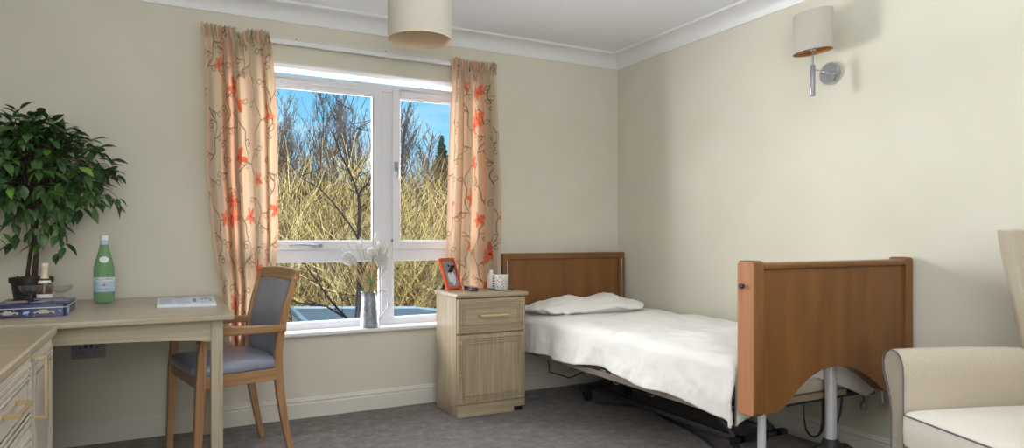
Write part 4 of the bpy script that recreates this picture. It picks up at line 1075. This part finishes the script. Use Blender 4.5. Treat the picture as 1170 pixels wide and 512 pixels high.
specs = [(-1.5, 10.0, 3.5, 1.5), (-.4, 9.6, 3.2, 1.4), (.7, 9.4, 3.0, 1.4), (1.8, 9.4, 3.0, 1.4), (2.9, 9.6, 3.0, 1.5), (4.0, 10.2, 3.0, 1.6),
         (-1.0, 12.0, 3.6, 1.7), (.6, 12.0, 3.5, 1.7), (2.2, 12.0, 3.2, 1.7), (3.8, 12.2, 3.0, 1.7), (5.3, 12.6, 2.8, 1.7),
         (-.6, 15.2, 3.0, 2.0), (1.5, 15.2, 2.9, 2.0), (3.6, 15.4, 2.6, 2.0), (5.7, 15.6, 2.3, 2.0), (7.6, 16, 2.2, 2.0)]
gold_, brown_ = MB(), MB()
for k, (x, y, h, sp_) in enumerate(specs): bush(gold_ if k < 11 else brown_, x, y, h, sp_, 230, 100+k, kids=5)
tag(gold_.build('shrubbery', G, off=(1.2, 10.5, GZ)), 'dense tangle of sunlit golden twigs filling the view beyond the window', 'shrubbery', kind='stuff')
tag(brown_.build('undergrowth', [M['twigd'], M['twigb']], off=(3, 15.4, 1)), 'darker brown thicket on the bank between the golden twigs and the bare trees', 'undergrowth', kind='stuff')
# sparse upright trees above the shrubs
def tree(name, label, base, h, mt, seed, spread=.5, grp=None, cat='tree', nb=26):
    rnd = random.Random(seed); b = MB(); base = Vector(base)
    lead = [base]; d = Vector((rnd.uniform(-.06, .06), 0, 1))
    for q in range(8):
        d = (d+Vector((rnd.uniform(-.09, .09), rnd.uniform(-.09, .09), .05))).normalized(); lead.append(lead[-1]+d*h/8)
    b.tube(lead, [.045-.0048*q for q in range(9)], 6, cap=False)
    def strand(p, d, L, r0, n=4, wob=.16):
        pts = [p]
        for q in range(n):
            d = (d+Vector((rnd.uniform(-wob, wob), rnd.uniform(-wob, wob), .10))).normalized(); pts.append(pts[-1]+d*L/n)
        b.tube(pts, [r0*(1-.6*q/n) for q in range(n+1)], 3, cap=False); return pts, d
    for k in range(nb):
        t = .22+.76*k/nb; i_ = min(int(t*8), 7); p = lead[i_].lerp(lead[i_+1], t*8-i_)
        a = rnd.uniform(0, 2*PI); e = Vector((cos(a)*spread*1.5, sin(a)*spread*1.5, 1)).normalized()
        L = h*(.42*(1-t)+.10)*rnd.uniform(.7, 1.15)
        pts, e2 = strand(p, e, L, .016*(1.15-t*.6), 5)
        for m in range(6):
            pp = pts[rnd.randrange(1, 6)]; f = (e2+Vector((rnd.uniform(-1, 1), rnd.uniform(-1, 1), rnd.uniform(-.1, .7)))*.75).normalized()
            p2, f2 = strand(pp, f, L*rnd.uniform(.25, .5), .0085, 3)
            for q in range(3):
                g = (f2+Vector((rnd.uniform(-1, 1), rnd.uniform(-1, 1), rnd.uniform(-.1, .7)))*.7).normalized()
                strand(p2[rnd.randrange(1, 4)], g, L*rnd.uniform(.10, .24), .0062, 2)
    return tag(b.build(name, mt, off=base), label, cat, grp)
TG = 'bare trees beyond the shrubs'
for k_, (lab, x, y, h, sp_) in enumerate([
        ('tall bare tree against the sky in the middle of the larger window pane', .85, 15, 3.9, .34), ('bare tree against the sky beside the window mullion', 1.85, 15, 3.7, .34),
        ('bare tree against the sky next to the curtain behind the armchair', -.35, 15.5, 3.0, .45), ('bare tree with dense twigs seen just inside the narrower window pane', 3.5, 15.5, 3.7, .38),
        ('low bare tree in the gap between the two tallest trees of the larger pane', 1.55, 17, 3.1, .5), ('low bare tree behind the middle of the narrower pane', 4.7, 17, 2.6, .5),
        ('low bare tree near the conifer on the skyline', 5.9, 17.5, 1.8, .6), ('bare tree behind the tree nearest the long curtain by the table', .25, 17.5, 3.1, .5),
        ('slender bare tree touching the window mullion in the larger pane', 2.3, 17, 3.6, .4), ('bare tree half hidden behind the tree inside the narrower pane', 3.95, 17.2, 3.0, .45)]):
    tree('bare_tree', lab, (x, y, min(gh(x, y), 2.9-.05*x)-.25), h*1.12, M['barkm'], 51+k_, sp_, TG)
# dark foreground tree seen close through the glass
b = MB(); P = lambda *q: [Vector((x, 3.0+.12*sin(x*9+z*3), z)) for x, z in q]  # trunk and main branch points taken from image pixels, projected onto one upright plane
b.tube(P((-1.155, GZ), (-1.16, .1), (-1.168, .50), (-1.178, .78), (-1.187, 1.02), (-1.15, 1.38), (-1.15, 1.52)), [.032, .028, .026, .024, .021, .017, .014], 8)
b.tube(P((-1.15, 1.50), (-1.19, 1.62), (-1.252, 1.746), (-1.30, 1.82), (-1.344, 1.898), (-1.39, 2.01), (-1.43, 2.12), (-1.498, 2.218)), [.013, .012, .011, .010, .009, .008, .006, .004], 6)
b.tube(P((-1.15, 1.50), (-1.10, 1.57), (-1.046, 1.614), (-1.01, 1.69), (-.988, 1.78), (-1.01, 1.95), (-1.065, 2.186)), [.010, .009, .008, .007, .006, .005, .003], 6)
b.tube(P((-1.187, 1.02), (-1.27, 1.16), (-1.363, 1.29), (-1.46, 1.43), (-1.57, 1.559), (-1.702, 1.644)), [.012, .010, .009, .008, .006, .004], 6)
b.tube(P((-1.16, .08), (-1.252, .17), (-1.34, .27), (-1.435, .374), (-1.59, .59), (-1.745, .791), (-1.917, .883)), [.016, .014, .012, .011, .009, .007, .004], 6)
b.tube(P((-1.30, .20), (-1.50, .33), (-1.72, .37), (-1.976, .443)), [.010, .009, .008, .005], 6)
b.tube(P((-1.17, .62), (-1.10, .80), (-1.02, .93), (-.90, 1.02)), [.010, .008, .006, .004], 6)
rnd = random.Random(8)
for k in range(90):
    i = rnd.randrange(0, len(b.v)//1); v = Vector(b.v[i])
    if v.z < .15: continue
    e = Vector((rnd.uniform(-1, 1), rnd.uniform(-.5, .5), rnd.uniform(-.1, 1))).normalized(); L = rnd.uniform(.10, .34)
    b.tube([v, v+e*L*.5+Vector((0, 0, .02)), v+e*L+Vector((0, 0, .06))], [.0042, .0034, .002], 4)
tag(b.build('young_tree', M['barkd'], off=(-1.155, 3.0, GZ)), 'thin dark bare tree standing close outside the window', 'tree')
# low grey brush outside, left
gb_ = MB(); bush(gb_, -1.55, 5.2, .95, .8, 90, 300, rmul=1.1)
tag(gb_.build('brushwood', [M['barkm'], M['barkd']], off=(-1.55, 5.2, GZ)), 'low tangle of grey brown dead stems just outside the window', 'brushwood', kind='stuff')
# conifer
ct = thing('conifer', 'small dark green conifer on the skyline at the right of the window', 'tree', (7.3, 22, 2.4))
MB().tube([(7.3, 22, 2.3), (7.3, 22, 5.3)], [.10, .02], 8).build('trunk', M['barkd'], ct)
b = MB(); rnd = random.Random(2)
for k in range(420):
    t = rnd.random(); z = 2.9+2.35*t; r_ = .62*(1-t)+.05; a = rnd.uniform(0, 2*PI)
    p = Vector((7.3, 22, z)); e = Vector((cos(a), sin(a), -.05+.3*t)); L = r_*rnd.uniform(.6, 1.15)
    b.tube([p, p+e*L*.6, p+e*L+Vector((0, 0, .06))], [.03, .05, .012], 4)
b.build('foliage', M['conif'], ct)

# ------------------------------------------------------------------ world
w = bpy.data.worlds.new('World'); bpy.context.scene.world = w; w.use_nodes = True; nt = w.node_tree; N = nt.nodes; L = nt.links
bg = N['Background']; tc = N.new('ShaderNodeTexCoord'); sx = N.new('ShaderNodeSeparateXYZ'); ra = N.new('ShaderNodeValToRGB')
L.new(tc.outputs['Generated'], sx.inputs[0]); L.new(sx.outputs['Z'], ra.inputs[0])
e = ra.color_ramp.elements; e[0].position = .0; e[0].color = srgb(206, 232, 246); e[1].position = .30; e[1].color = srgb(86, 188, 245)
m1 = e.new(.14); m1.color = srgb(140, 212, 248)
mp = N.new('ShaderNodeMapping'); mp.inputs['Scale'].default_value = (1.2, 1.2, 4.5); mp.inputs['Location'].default_value = (.35, .1, .2)
no = N.new('ShaderNodeTexNoise'); no.inputs['Scale'].default_value = 3.2; no.inputs['Detail'].default_value = 6
cr2 = N.new('ShaderNodeValToRGB'); cr2.color_ramp.elements[0].position = .50; cr2.color_ramp.elements[1].position = .74
L.new(tc.outputs['Generated'], mp.inputs[0]); L.new(mp.outputs[0], no.inputs['Vector']); L.new(no.outputs['Fac'], cr2.inputs[0])
mx = N.new('ShaderNodeMix'); mx.data_type = 'RGBA'; mx.inputs[7].default_value = srgb(232, 240, 246)
L.new(cr2.outputs[0], mx.inputs[0]); L.new(ra.outputs[0], mx.inputs[6]); L.new(mx.outputs[2], bg.inputs[0]); bg.inputs[1].default_value = 1.0

# ------------------------------------------------------------------ lights
def area(name, loc, tgt, sx_, sy_, power, col):
    l = bpy.data.lights.new(name, 'AREA'); l.shape = 'RECTANGLE'; l.size = sx_; l.size_y = sy_; l.energy = power; l.color = col
    o = bpy.data.objects.new(name, l); C.objects.link(o); o.location = loc
    o.rotation_euler = (Vector(tgt)-Vector(loc)).to_track_quat('-Z', 'Y').to_euler(); return o
area('sky_light_from_left', (-3.9, 1.6, 1.5), (-1.85, 0, 1.35), 2.0, 1.6, 390, (.97, .98, 1))
area('sky_light_from_right', (.45, 1.7, 1.6), (-1.95, 0, 1.2), 1.5, 1.6, 330, (.97, .98, 1))
area('sky_light_from_above', (-1.9, 1.5, 3.3), (-1.9, -.2, 1.2), 2.4, 1.2, 100, (.95, .98, 1))
area('rear_fill', (-3.15, -5.4, 1.5), (-1.6, 0, 1.1), 1.6, 1.7, 44, (.98, .99, 1))  # added fill from behind the camera; the rear wall has no window
area('ceiling_fill', (-2.0, -3.4, 1.95), (-2.0, -3.3, 3), 2.6, 2.2, 50, (.93, .96, 1))  # added fill lamp aimed upward to brighten the ceiling
su = bpy.data.lights.new('sun', 'SUN'); su.energy = 4.2; su.angle = R(.6); su.color = (1, .94, .82)
so_ = bpy.data.objects.new('sun', su); C.objects.link(so_); so_.rotation_euler = Vector((.45, .75, -.52)).to_track_quat('-Z', 'Y').to_euler()

# ------------------------------------------------------------------ camera
cam = bpy.data.cameras.new('camera'); co = bpy.data.objects.new('camera', cam); C.objects.link(co)
cam.sensor_fit = 'HORIZONTAL'; cam.sensor_width = 36; cam.lens = 36*754/1170; cam.shift_y = 14/1170; cam.clip_start = .05
co.location = (-2.976, -3.984, 1.06); co.rotation_euler = (R(90), 0, R(-27.65))
sc = bpy.context.scene; sc.camera = co
sc.view_settings.view_transform = 'Standard'; sc.view_settings.look = 'None'; sc.view_settings.gamma = 1; sc.view_settings.exposure = .18
sc.view_settings.use_curve_mapping = False
sc.cycles.max_bounces = 10; sc.cycles.transparent_max_bounces = 24
